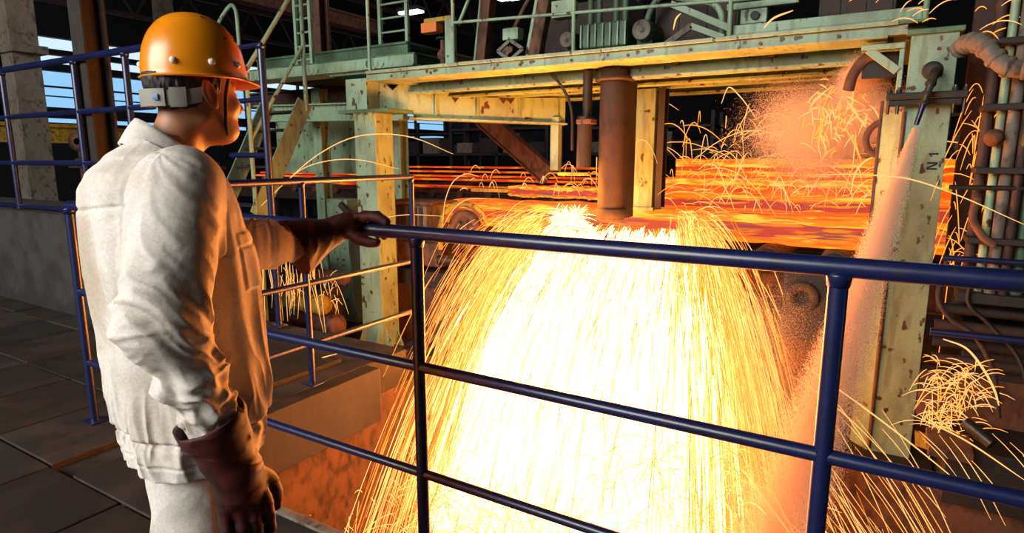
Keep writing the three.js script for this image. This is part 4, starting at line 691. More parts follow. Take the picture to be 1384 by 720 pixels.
function jacket(p) {
  const [x, y, z] = p;
  let t = torso(p);
  t = smin(t, ell(p, [0.11, 0.8, 0.15], [0.075, 0.08, 0.085]), 0.05);
  if (abs(t) < 0.06) {
    const ang = Math.atan2(x, z), c = cos(ang), s = sin(ang);
    const drape = ridge(n3(c * 2.6 + y * 0.6, y * 2.0, s * 2.6, 41)), fine = ridge(n3(c * 5 + y * 3, y * 7, s * 5 - y * 2, 43)), soft = n3(x * 9, y * 7, z * 9, 47);
    t -= 0.017 * (drape - 0.45) * smooth(1.42 - y, 0, 0.25) + 0.006 * (fine - 0.5) * (0.3 + smooth(1.1 - y, 0, 0.4)) + 0.007 * soft;
    const gather = smooth(y, 0.79, 0.76) * smooth(y, 0.7, 0.74) + smooth(y, 0.76, 0.8) * smooth(y, 0.92, 0.8);
    t -= gather * 0.005 * (ridge(n3(ang * 9, y * 4, 2, 51)) - 0.5);
    t += 0.011 * seam(y - 0.75, 0.007) + 0.003 * seam(y - 0.695, 0.004);
    if (z < 0.02) t += 0.0045 * seam(y - 1.315 - 0.1 * abs(x), 0.0045);              // yoke seam over the back
    if (z > 0 && y < 1.44) { const u = abs(x + 0.0); t -= 0.005 * smooth(u, 0.034, 0.028); t += 0.004 * seam(u - 0.036, 0.004); } // front placket
    if (z > 0.05 && abs(x) > 0.07 && abs(x) < 0.17) { const inP = smooth(y, 1.1, 1.106) * smooth(y, 1.252, 1.246); t -= 0.005 * inP * smooth(abs(x), 0.07, 0.076) * smooth(abs(x), 0.17, 0.164); t += 0.004 * seam(y - 1.215, 0.004) * inP; }
  }
  const r = sleeve(p, SR, ER, [WR[0], WR[1] + 0.025, WR[2]], [0.094, 0.092, 0.056], 3), l = sleeve(p, SL, EL, [0.209, 1.16, 0.385], [0.092, 0.083, 0.06], 9);
  // armhole seams
  const ar = x + 0.186 - (y - 1.3) * 0.12, al = x - 0.186 + (y - 1.3) * 0.12;
  let d = smin(t, min(r, l), 0.042);
  if (y > 1.2) d += 0.0045 * (seam(ar, 0.005) + seam(al, 0.005));
  if (y > 1.42 && abs(x) < 0.13) d = max(d, y - (1.487 - 0.85 * (z + 0.06)));
  d = max(d, 0.655 - y);                                                             // hem
  d = smax(d, -cone(p, [0, 1.44, 0.02], [0, 1.62, 0.075], 0.066, 0.1), 0.006);        // neck opening
  d = max(d, -cone(p, [WR[0], WR[1] + 0.02, WR[2]], [WR[0], WR[1] - 0.1, WR[2] + 0.02], 0.042, 0.042));
  return d;
}
const coat = own(worker, 'jacket', surface(jacket, [-0.42, 0.63, -0.29], [0.42, 1.56, 0.52], 0.0052), cloth);
{ // fold-down collar
  const pos = [], n = 56, idx = [], rows = 9, c = V(0, 0, 0.022);
  for (let i = 0; i <= n; i++) {
    const a = 0.34 + (2 * PI - 0.68) * i / n, back = (1 - cos(a)) / 2, px = sin(a), pz = cos(a), top = 1.4 + 0.132 * back, w = 0.008 * sin(i * 0.8) * (1 - back);
    const prof = [[0.072, top - 0.05], [0.071, top - 0.02], [0.073, top], [0.079, top + 0.004], [0.086, top - 0.004], [0.1, top - 0.024], [0.118 + w, top - 0.056 - 0.03 * (1 - back)], [0.113 + w, top - 0.058 - 0.03 * (1 - back)], [0.09, top - 0.03]];
    for (const [r, y] of prof) pos.push(c.x + px * r * 0.98, y, c.z + 0.022 * back * 0 + pz * r * (pz > 0 ? 1.12 : 1.04));
    if (i) for (let j = 0; j < rows - 1; j++) { const q = (i - 1) * rows + j, s = i * rows + j; idx.push(q, s, q + 1, s, s + 1, q + 1); }
  }
  const g = new THREE.BufferGeometry(); g.setAttribute('position', new THREE.Float32BufferAttribute(pos, 3)); g.setIndex(idx); g.computeVertexNormals();
  own(coat, 'collar', uvm(g), cloth);
  // knitted cuff showing above the right glove
  const cuff = (p) => { const d = abs(cone(p, [WR[0], WR[1] + 0.06, WR[2] - 0.018], [WR[0], WR[1] - 0.03, WR[2] + 0.012], 0.055, 0.053)) - 0.006, ang = Math.atan2(p[0] - WR[0], p[2] - WR[2]); return max(d - 0.003 * sin(ang * 13 + n3(p[0] * 60, p[1] * 60, 1) * 3), max(p[1] - WR[1] - 0.055, WR[1] - 0.03 - p[1])); };
  own(coat, 'cuff', surface(cuff, [-0.36, 0.75, -0.1], [-0.18, 0.88, 0.08], 0.004), cloth);
  for (const y of [1.36, 1.25, 1.13, 1.0, 0.87]) own(coat, 'button', uvm(new THREE.SphereGeometry(0.008, 10, 8).scale(1, 1, 0.5).translate(0, y, torsoAt(y)[0] + torsoAt(y)[1] + 0.005)), strapM);
}
// ---- trousers
function trousers(p) {
  let d = ell(p, [0, 0.82, 0.002], [0.165, 0.17, 0.138]);
  const legs = [[[-0.072, 0.8, -0.025], [-0.09, 0.47, -0.03], [-0.11, 0.08, -0.05], 0.115, 0.103, 0.1], [[0.072, 0.8, 0.02], [0.09, 0.48, 0.075], [0.12, 0.08, 0.05], 0.113, 0.106, 0.1]];
  for (const [h, k, f, a, b, c] of legs) { d = smin(d, cone(p, h, k, a, b), 0.06); d = smin(d, cone(p, k, f, b, c), 0.03); }
  const s = n3(p[0] * 6, p[1] * 9, p[2] * 6, 61), g = ridge(n3(p[0] * 10 + p[1] * 5, p[1] * 6, p[2] * 10, 63));
  d -= 0.012 * s + 0.006 * (g - 0.5);
  if (p[0] < -0.12) d += 0.004 * seam(p[2] + 0.005, 0.004);                           // side seam
  return max(d, 0.05 - p[1], p[1] - 0.86);
}
own(worker, 'trousers', surface(trousers, [-0.28, 0.03, -0.24], [0.28, 0.9, 0.26], 0.0075), cloth);
{ // boots
  for (const [x, z] of [[-0.115, -0.04], [0.125, 0.06]]) { const f = (p) => { let d = smin(cone(p, [x, 0.1, z], [x, 0.16, z], 0.062, 0.066), cone(p, [x, 0.055, z + 0.0], [x, 0.045, z + 0.15], 0.055, 0.045), 0.05); d = smin(d, ell(p, [x, 0.05, z + 0.16], [0.05, 0.045, 0.06]), 0.03); return max(d, 0.002 - p[1]); }; own(worker, 'boot', surface(f, [x - 0.1, -0.01, z - 0.12], [x + 0.1, 0.23, z + 0.26], 0.006), strapDark); }
}
// ---- gloves
function chain(p, pts, r) { let d = 9; for (let i = 0; i < pts.length - 1; i++) d = min(d, cone(p, pts[i], pts[i + 1], r[i], r[i + 1])); return d; }
function gloveRight(p) {
  const e = [WR[0], WR[1], WR[2]];
  const gaunt0 = [-0.272, 0.82, -0.02], gaunt1 = [-0.272, 0.69, 0.022];
  let g = cone(p, gaunt0, gaunt1, 0.082, 0.056);
  g = max(g, (p[1] - 0.835) * 0.93 - (p[2] + 0.02) * 0.36);                            // slanting mouth
  g = max(g, -max(cone(p, [-0.272, 0.9, -0.045], [-0.272, 0.76, 0.0], 0.086, 0.066), 0.77 - p[1]));
  let d = ell(p, [-0.27, 0.625, 0.035], [0.036, 0.085, 0.058]);
  d = smin(d, cone(p, gaunt1, [-0.27, 0.64, 0.03], 0.052, 0.042), 0.03); d = smin(d, g, 0.02);
  const F = [[[-0.276, 0.6, 0.082], [-0.278, 0.535, 0.094], [-0.262, 0.49, 0.1], [-0.24, 0.462, 0.098]], [[-0.28, 0.588, 0.052], [-0.284, 0.515, 0.06], [-0.268, 0.465, 0.066], [-0.242, 0.435, 0.066]], [[-0.279, 0.584, 0.022], [-0.284, 0.515, 0.026], [-0.268, 0.468, 0.032], [-0.244, 0.44, 0.034]], [[-0.274, 0.588, -0.006], [-0.278, 0.535, -0.008], [-0.266, 0.495, -0.004], [-0.248, 0.472, 0.0]]];
  F.forEach((c, i) => { const k = [0.0165, 0.0168, 0.0162, 0.0148][i]; d = smin(d, chain(p, c, [k + 0.002, k, k - 0.001, k - 0.0025]), 0.007); });
  d = smin(d, chain(p, [[-0.262, 0.66, 0.07], [-0.245, 0.615, 0.112], [-0.235, 0.565, 0.128], [-0.232, 0.53, 0.13]], [0.026, 0.021, 0.0185, 0.016]), 0.012);
  d += 0.006 * n3(p[0] * 22, p[1] * 26, p[2] * 22, 71) - 0.003 * ridge(n3(p[0] * 14, p[1] * 45, p[2] * 14, 73));
  d -= 0.003 * seam(p[1] - 0.73 + p[2] * 0.4, 0.004);
  return d;
}
function gloveLeft(p) {
  const m0 = [0.207, 1.142, 0.395], m1 = [0.198, 1.19, 0.535];
  let g = cone(p, m0, m1, 0.1, 0.045);
  g = max(g, -((p[2] - 0.4) * 0.93 + (p[1] - 1.14) * 0.36));
  g = max(g, -max(cone(p, [0.209, 1.13, 0.35], [0.2, 1.17, 0.48], 0.106, 0.056), p[2] - 0.43));
  let d = ell(p, [0.178, 1.222, 0.598], [0.046, 0.026, 0.062]);
  d = smin(d, cone(p, m1, [0.186, 1.212, 0.578], 0.041, 0.032), 0.03); d = smin(d, g, 0.02);
  const F = [[[0.148, 1.236, 0.612], [0.112, 1.243, 0.64], [0.08, 1.238, 0.655], [0.056, 1.226, 0.664]], [[0.158, 1.24, 0.64], [0.132, 1.24, 0.678], [0.116, 1.205, 0.698], [0.112, 1.172, 0.69]], [[0.182, 1.236, 0.648], [0.168, 1.236, 0.68], [0.156, 1.202, 0.696], [0.152, 1.172, 0.686]], [[0.206, 1.228, 0.64], [0.2, 1.23, 0.666], [0.192, 1.2, 0.68], [0.188, 1.176, 0.67]]];
  F.forEach((c, i) => { const k = [0.0155, 0.0155, 0.015, 0.0138][i]; d = smin(d, chain(p, c, [k + 0.002, k, k - 0.0005, k - 0.002]), 0.007); });
  d = smin(d, chain(p, [[0.178, 1.2, 0.575], [0.138, 1.172, 0.592], [0.098, 1.158, 0.612], [0.062, 1.157, 0.628]], [0.026, 0.0205, 0.018, 0.0155]), 0.012);
  d += 0.005 * n3(p[0] * 24, p[1] * 24, p[2] * 24, 81) - 0.0025 * ridge(n3(p[0] * 40, p[1] * 18, p[2] * 30, 83));
  return d;
}
own(worker, 'glove', surface(gloveRight, [-0.38, 0.4, -0.13], [-0.17, 0.91, 0.18], 0.0036), leather, { label: 'dark red glove hanging at his side' });
own(worker, 'glove', surface(gloveLeft, [0.02, 1.0, 0.34], [0.31, 1.3, 0.74], 0.0036), leather, { label: 'dark red glove gripping the rail' });
// ---- helmet with rivets, straps
{
  const pos = [], idx = [], na = 64, nr = 26;
  const dome = (a, s) => {                                                             // s 0 at the crown, 1 at the rim, beyond 1 the brim
    const fz = cos(a), front = smooth(fz, 0.35, 0.95), rx = 0.116, rz = fz > 0 ? 0.128 : 0.124, H0 = 0.158;
    if (s <= 1) { const t = s * PI / 2, r = Math.pow(sin(t), 0.86); return [sin(a) * rx * r, 0.046 + H0 * Math.pow(cos(t), 0.92) + 0, fz * rz * r + 0.004]; }
    const o = (s - 1) * (0.006 + 0.031 * front), dn = (s - 1) * (0.004 + 0.012 * front);
    return [sin(a) * (rx + o * 0.8), 0.046 - dn, fz * (rz + o) + 0.004];
  };
  const S = []; for (let j = 0; j <= nr; j++) S.push(j / nr); S.push(1.35, 1.7, 2);
  const shell = [...S.map((s) => [s, 0]), ...S.slice().reverse().map((s) => [s, -0.0035])], rows = shell.length;
  for (let i = 0; i <= na; i++) { const a = i / na * 2 * PI; for (const [s, off] of shell) { const p = dome(a, s), k = 1 + off / 0.12, q = fromHead(p[0] * k, p[1] + (s > 1 ? off : off * 1.0), p[2] * k); pos.push(q.x, q.y, q.z); } if (i) for (let j = 0; j < rows - 1; j++) { const q = (i - 1) * rows + j, s = i * rows + j; idx.push(q, q + 1, s, s, q + 1, s + 1); } }
  let g = new THREE.BufferGeometry(); g.setAttribute('position', new THREE.Float32BufferAttribute(pos, 3)); g.setIndex(idx); g.computeVertexNormals();
  const helmet = own(worker, 'helmet', uvm(mergeVertices(g)), helmetM);
  for (const a of [-0.45, 0.45, -1.15, 1.15, -1.75, 1.75, -2.45, 2.45]) { const p = dome(a, 0.9), q = fromHead(p[0] * 1.01, p[1], p[2] * 1.01); own(helmet, 'rivet', uvm(new THREE.SphereGeometry(0.0085, 14, 10).translate(q.x, q.y, q.z)), rivetM); }
  for (const [a, s] of [[-1.25, 0.62], [-1.15, 0.42], [-0.8, 0.62], [-1.6, 0.3], [1.25, 0.62], [1.15, 0.42]]) { const p = dome(a, s), q = fromHead(...p), n = q.clone().sub(fromHead(0, 0.06, 0.004)).normalize(); own(helmet, 'vent_hole', rod(q.clone().addScaledVector(n, -0.002), q.clone().addScaledVector(n, 0.0012), 0.0042, 12), strapDark); }
  // grey head band round the nape with its adjuster
  const band = (a0, a1, y0, y1, r, mat, name, parent) => { const ps = [], ix = [], n = 30; for (let i = 0; i <= n; i++) { const a = a0 + (a1 - a0) * i / n, up = 0.028 * Math.pow(Math.max(0, cos(a) + 0.6), 1.2); for (const [dr, y] of [[0, y0], [0.004, y0], [0.004, y1], [0, y1], [0, y0]]) { const q = fromHead(sin(a) * (0.083 + r + dr), y + up, cos(a) * (0.104 + r + dr) - 0.016); ps.push(q.x, q.y, q.z); } if (i) for (let j = 0; j < 4; j++) { const q = (i - 1) * 5 + j, s = i * 5 + j; ix.push(q, q + 1, s, s, q + 1, s + 1); } } const bg = new THREE.BufferGeometry(); bg.setAttribute('position', new THREE.Float32BufferAttribute(ps, 3)); bg.setIndex(ix); bg.computeVertexNormals(); return own(parent, name, uvm(bg), mat); };
  const hb = band(1.75, 2 * PI - 1.75, -0.03, 0.006, 0.003, strapM, 'head_band', helmet);
  band(2.6, 3.75, -0.032, 0.009, 0.008, strapM, 'band_adjuster', hb); band(3.5, 3.62, -0.018, -0.004, 0.013, new THREE.MeshStandardMaterial({ color: 0x5a86b8, roughness: 0.5 }), 'band_tab', hb);
  band(3.85, 4.2, -0.034, 0.012, 0.007, strapM, 'band_loop', hb);
  for (const s of [-1, 1]) { const pts = [[s * 0.1, 0.05, 0.035], [s * 0.085, 0.0, 0.03], [s * 0.068, -0.06, 0.035], [s * 0.04, -0.108, 0.05], [0, -0.124, 0.058]].map((p) => fromHead(...p)), c = new THREE.CatmullRomCurve3(pts); own(helmet, 'chin_strap', uvm(new THREE.TubeGeometry(c, 30, 0.0045, 6)), strapDark); }
}

// ---------------------------------------------------------------- sparks: every streak a thin tapered tube along a thrown path
function glow(r, g, b, name) { const m = new THREE.MeshStandardMaterial({ color: 0x201008, roughness: 1, emissive: new THREE.Color(r, g, b), emissiveIntensity: 1 }); m.name = name; return m; }
const G = { white: glow(7.5, 2.5, 1.06, 'white hot'), pale: glow(2.8, 1.05, 0.26, 'pale hot'), yellow: glow(1.9, 0.58, 0.07, 'yellow hot'), orange: glow(1.25, 0.3, 0.018, 'orange hot'), line: glow(1.45, 0.72, 0.22, 'pale line') };
class Streaks {
  constructor() { this.pos = []; this.nor = []; this.idx = []; this.n = 0; }
  add(path, w, segs = 6, sides = 3) {                                    // path(s) for s in 0..1 -> [x, y, z]
    let prev = null; const P = [];
    for (let i = 0; i <= segs; i++) P.push(path(i / segs));
    const base = this.pos.length / 3;
    for (let i = 0; i <= segs; i++) {
      const a = P[Math.max(0, i - 1)], b = P[Math.min(segs, i + 1)];
      let dx = b[0] - a[0], dy = b[1] - a[1], dz = b[2] - a[2]; const l = Math.hypot(dx, dy, dz) || 1; dx /= l; dy /= l; dz /= l;
      let ux = prev ? prev[0] : Math.abs(dz) > 0.9 ? 1 : 0, uy = prev ? prev[1] : 0, uz = prev ? prev[2] : Math.abs(dz) > 0.9 ? 0 : 1;
      const k = ux * dx + uy * dy + uz * dz; ux -= k * dx; uy -= k * dy; uz -= k * dz; const m = Math.hypot(ux, uy, uz) || 1; ux /= m; uy /= m; uz /= m; prev = [ux, uy, uz];
      const vx = dy * uz - dz * uy, vy = dz * ux - dx * uz, vz = dx * uy - dy * ux, s = i / segs, r = w * 0.5 * (0.15 + 0.85 * Math.pow(Math.sin(Math.PI * Math.min(1, 0.06 + s * 0.9)), 0.6));
      for (let j = 0; j < sides; j++) { const t = j / sides * 6.28318, c = Math.cos(t), q = Math.sin(t), nx = ux * c + vx * q, ny = uy * c + vy * q, nz = uz * c + vz * q; this.pos.push(P[i][0] + nx * r, P[i][1] + ny * r, P[i][2] + nz * r); this.nor.push(nx, ny, nz); }
      if (i) for (let j = 0; j < sides; j++) { const a0 = base + (i - 1) * sides + j, a1 = base + (i - 1) * sides + (j + 1) % sides, b0 = a0 + sides, b1 = a1 + sides; this.idx.push(a0, a1, b0, a1, b1, b0); }
    }
    this.n++;
  }
  geo() { const g = new THREE.BufferGeometry(); g.setAttribute('position', new THREE.Float32BufferAttribute(this.pos, 3)); g.setAttribute('normal', new THREE.Float32BufferAttribute(this.nor, 3)); g.setIndex(this.idx); return g; }
}
const fly = (p, v, t0, t1, sag = 9.8) => (s) => { const t = t0 + (t1 - t0) * s; return [p[0] + v[0] * t, p[1] + v[1] * t - sag / 2 * t * t, p[2] + v[2] * t]; };
const landing = (y, vy, floor) => (vy + Math.sqrt(vy * vy + 2 * 9.8 * Math.max(0, y - floor))) / 9.8;
function raw(parent, name, geo, material, extra) { const off = parent.position; geo.translate(-off.x, -off.y, -off.z); const m = shade(new THREE.Mesh(geo, material)); m.name = name; m.castShadow = false; m.userData = { kind: 'stuff', ...extra }; parent.add(m); return m; }
{
  const r = rng(77), white = new Streaks(), pale = new Streaks(), yellow = new Streaks(), orange = new Streaks();
  const spout = () => { const u = r(); return [-2.62 + 1.3 * u + gauss(r) * 0.05, 0.7 + r() * 0.17, -5.22 + r() * 0.12]; };
  const shoot = (bag, spread, vz, w, minT, maxT, late = 0) => {
    const p = spout(), v = [(p[0] + 1.98) * 0.9 + gauss(r) * spread, -1.05 + gauss(r) * 0.4, vz[0] + r() * (vz[1] - vz[0])], T = landing(p[1], v[1], -1.87), d = minT + r() * (maxT - minT), t0 = late * T + r() * Math.max(0.01, T * (1 - late) - d);
    bag.add(fly(p, v, t0, Math.min(T, t0 + d)), w * (0.7 + 0.6 * r()), 6);
  };
  for (let i = 0; i < 7500; i++) shoot(white, 0.34, [0.7, 2.9], 0.019, 0.08, 0.26, i % 2 ? 0 : 0.3);
  for (let i = 0; i < 1500; i++) shoot(pale, 0.62, [0.6, 2.9], 0.007, 0.06, 0.22);
  for (let i = 0; i < 2600; i++) shoot(yellow, 0.85, [0.4, 2.9], 0.006, 0.05, 0.2, 0.05);
  for (let i = 0; i < 3400; i++) shoot(orange, 1.0, [0.3, 2.7], 0.005, 0.04, 0.18, 0.1);
  // flare above the slab where the stream starts
  for (let i = 0; i < 420; i++) { const a = r() * Math.PI, q = 0.5 + r() * 1.1, p = [-2.5 + gauss(r) * 0.05, 0.86 + gauss(r) * 0.03, -5.2 + gauss(r) * 0.04], v = [Math.cos(a) * q, Math.sin(a) * q * 1.1, gauss(r) * 0.5], t0 = r() * 0.06; (i < 330 ? white : pale).add(fly(p, v, t0, t0 + 0.05 + r() * 0.06), 0.009, 4); }
  // rebounds on the pit floor and on the shield
  for (let i = 0; i < 1900; i++) {
    const right = r() < 0.4, p = [right ? -0.95 + gauss(r) * 0.25 : -2.3 + gauss(r) * 0.42, (right ? -1.3 + r() * 0.9 : -1.7 + r() * 0.8), right ? -3.9 + gauss(r) * 0.2 : -3.5 + gauss(r) * 0.5], a = r() * 6.283, q = 0.5 + r() * 1.6, v = [Math.cos(a) * q, 0.3 + r() * 1.6, Math.sin(a) * q * 0.7];
    const T = landing(p[1], v[1], -1.88), t0 = r() * T * 0.4; (i % 3 ? pale : yellow).add(fly(p, v, t0, Math.min(T, t0 + 0.05 + r() * 0.16)), 0.006, 5);
  }
  // long fans of thin sparks running out to both sides of the fall
  for (let i = 0; i < 3600; i++) {
    const side = r() < 0.62 ? 1 : -1, p = [side > 0 ? -1.5 + r() * 0.2 : -2.6 - r() * 0.15, 0.6 + r() * 0.4, -5.2 + r() * 0.2], v = side > 0 ? [0.35 + r() * 1.35, gauss(r) * 0.7, 0.2 + r() * 1.9] : [-0.1 - r() * 0.75, gauss(r) * 0.6, 0.9 + r() * 2.6], T = landing(p[1], v[1], -1.87), d = 0.1 + r() * 0.16, t0 = r() * Math.max(0.05, T - d);
    if (p[0] + v[0] * T < -2.95) v[0] = (-2.95 - p[0]) / T;
    (r() < 0.4 ? pale : r() < 0.6 ? yellow : orange).add(fly(p, v, t0, Math.min(T, t0 + d)), 0.0055, 7);
  }
  // sparks thrown low to the left, over the ledge beside the green column
  for (let i = 0; i < 700; i++) {
    const p = [-2.6 - r() * 0.2, 0.5 + r() * 0.4, -4.95 + r() * 0.2], v = [-0.4 - r() * 1.7, gauss(r) * 0.8, 0.1 + r() * 0.6], T = landing(p[1], v[1], -0.53), d = 0.06 + r() * 0.14, t0 = r() * Math.max(0.05, T - d);
    (i % 3 === 0 ? pale : i % 3 === 1 ? yellow : orange).add(fly(p, v, t0, Math.min(T, t0 + d)), 0.0055, 6);
  }
  const t = thing('flame_spark_fountain', 'blinding white fall of sparks pouring from the hot slab in the middle', 'sparks', [-2.0, -1.3, -4.4]);
  t.userData.kind = 'stuff';
  raw(t, 'white_hot_stream', white.geo(), G.white); raw(t, 'pale_spark_veil', pale.geo(), G.pale); raw(t, 'yellow_spark_veil', yellow.geo(), G.yellow); raw(t, 'orange_spark_veil', orange.geo(), G.orange);
}
function sparkCloud(name, label, at, fill) {
  const t = thing(name, label, 'sparks', at), a = new Streaks(), b = new Streaks(); t.userData.kind = 'stuff';
  fill(a, b); raw(t, 'pale_flame_sparks', a.geo(), G.line); raw(t, 'orange_flame_sparks', b.geo(), G.yellow); return t;
}
sparkCloud('flame_sparks', 'small looping sparks hopping above the strands between green column and flare', [-3.6, 1.1, -5.6], (a, b) => {
  const r = rng(11);
  for (let i = 0; i < 34; i++) { const p = [-4.3 + r() * 2.0, 1.02 + r() * 0.25, -5.6 - r() * 0.8], q = 0.5 + r() * 0.9, v = [(r() - 0.35) * 1.4, q * 1.5, (r() - 0.5) * 0.4], T = 2 * v[1] / 9.8; (i % 3 ? a : b).add(fly(p, v, T * 0.1 * r(), T * (0.75 + 0.4 * r())), 0.006 + r() * 0.003, 12, 4); }
});
sparkCloud('flame_sparks', 'thick swarm of looping sparks over the hot slabs between amber pillar and right column', [-0.9, 1.1, -6], (a, b) => {
  const r = rng(12);
  for (let i = 0; i < 190; i++) { const p = [-1.85 + Math.pow(r(), 0.8) * 1.75, 0.9 + r() * 0.75, -5.5 - r() * 1.2], q = 0.4 + r() * 1.6, v = [gauss(r) * 1.1, q * 1.4, gauss(r) * 0.3], T = 2 * v[1] / 9.8, t0 = T * 0.3 * r(); (i % 2 ? a : b).add(fly(p, v, t0, t0 + T * (0.4 + 0.6 * r())), 0.006 + r() * 0.003, 10, 4); }
  for (let i = 0; i < 110; i++) { const p = [-0.33 + gauss(r) * 0.09, 1.75 + gauss(r) * 0.1, -5.0 + gauss(r) * 0.08], th = r() * 6.283, q = 0.3 + r() * 1.3, v = [Math.cos(th) * q, Math.sin(th) * q, gauss(r) * 0.4]; (i % 2 ? a : b).add(fly(p, v, 0.01, 0.05 + r() * 0.1), 0.008, 5, 4); }
});
sparkCloud('flame_sparks', 'tangle of bright sparks beside the right column below the blue rail', [0.4, -0.1, -4.25], (a, b) => {
  const r = rng(13);
  for (let i = 0; i < 170; i++) { const p = [0.3 + r() * 0.26, -0.16 + r() * 0.42, -4.2 - r() * 0.1], th = r() * 6.283, q = 0.5 + r() * 0.9, v = [Math.cos(th) * q, Math.sin(th) * q + 0.3, gauss(r) * 0.2]; (i % 3 ? a : b).add(fly(p, v, 0, 0.06 + r() * 0.1), 0.006, 5, 3); }
  for (let i = 0; i < 60; i++) { const p = [0.36 + r() * 0.2, 0.75 + r() * 1.1, -4.62 - r() * 0.2], v = [gauss(r) * 0.5, gauss(r) * 0.9, 0.2]; b.add(fly(p, v, 0, 0.1 + r() * 0.16), 0.006, 6, 3); }
});
sparkCloud('flame_sparks', 'scattered sparks flying up past the deck in the top right corner', [0.2, 2.2, -4.4], (a, b) => {
  const r = rng(14);
  for (let i = 0; i < 36; i++) { const p = [-0.35 + r() * 1.0, 2.02 + r() * 0.45, -4.4 - r() * 0.1], th = 0.5 + r() * 0.7, q = 0.7 + r() * 0.9, v = [Math.cos(th) * q, Math.sin(th) * q, 0]; if (p[1] < 2.2 && p[0] < 0.35) continue; (i % 2 ? a : b).add(fly(p, v, 0, 0.05 + r() * 0.12), 0.007, 6, 3); }
});
sparkCloud('flame_sparks', 'long straight sparks raining to the lower right behind the railing', [0.2, -0.8, -3.7], (a, b) => {
  const r = rng(15);
  for (let i = 0; i < 95; i++) { const p = [-0.9 + r() * 0.7, 0.3 - r() * 1.0, -4.1 + r() * 0.6], v = [1.9 + r() * 1.0, -0.9 - r() * 0.9, 0.5], T = landing(p[1], v[1], -1.88), d = 0.16 + r() * 0.26, t0 = r() * Math.max(0.02, T - d * 0.6); (i % 3 ? a : b).add(fly(p, v, t0, Math.min(T, t0 + d)), 0.0055, 7, 3); }
  for (let i = 0; i < 40; i++) { const p = [0.05 + r() * 0.9, -0.75 + r() * 0.8, -3.9 + r() * 0.2], v = [1.3 + r(), -1.3 - r(), 0.2]; if (p[0] > 0.3 && p[1] < -0.2) continue; a.add(fly(p, v, 0, 0.06 + r() * 0.1), 0.005, 5, 3); }
});
sparkCloud('flame_sparks', 'sparks dropping on the pipe rack behind the side railing at left', [-4.6, 0, -4.0], (a, b) => {
  const r = rng(16);
  for (let i = 0; i < 46; i++) { const p = [-5.2 + r() * 0.9, 0.45 - r() * 0.35, -3.95 - r() * 0.1], v = [gauss(r) * 0.7, -0.5 + gauss(r) * 0.7, 0]; (i % 2 ? a : b).add(fly(p, v, 0, 0.04 + r() * 0.14), 0.006, 6, 3); }
  for (let i = 0; i < 34; i++) { const p = [-5.2 + r() * 0.85, 0.8 - r() * 0.5, -3.92 + r() * 0.1], v = [gauss(r) * 0.45, -1.3 - r() * 1.2, 0]; a.add(fly(p, v, 0, 0.1 + r() * 0.14), 0.0055, 6, 3); }
  for (let i = 0; i < 60; i++) { const p = [-3.0 + r() * 0.7, -1.5 + r() * 1.0, -3.2 - r() * 0.6], v = [-0.2 - r() * 1.2, 0.3 + r() * 1.4, 0.3 * gauss(r)]; if (p[0] < -2.75 && p[1] > -0.6) continue; (i % 2 ? a : b).add(fly(p, v, 0, 0.06 + r() * 0.12), 0.006, 6, 3); }
});
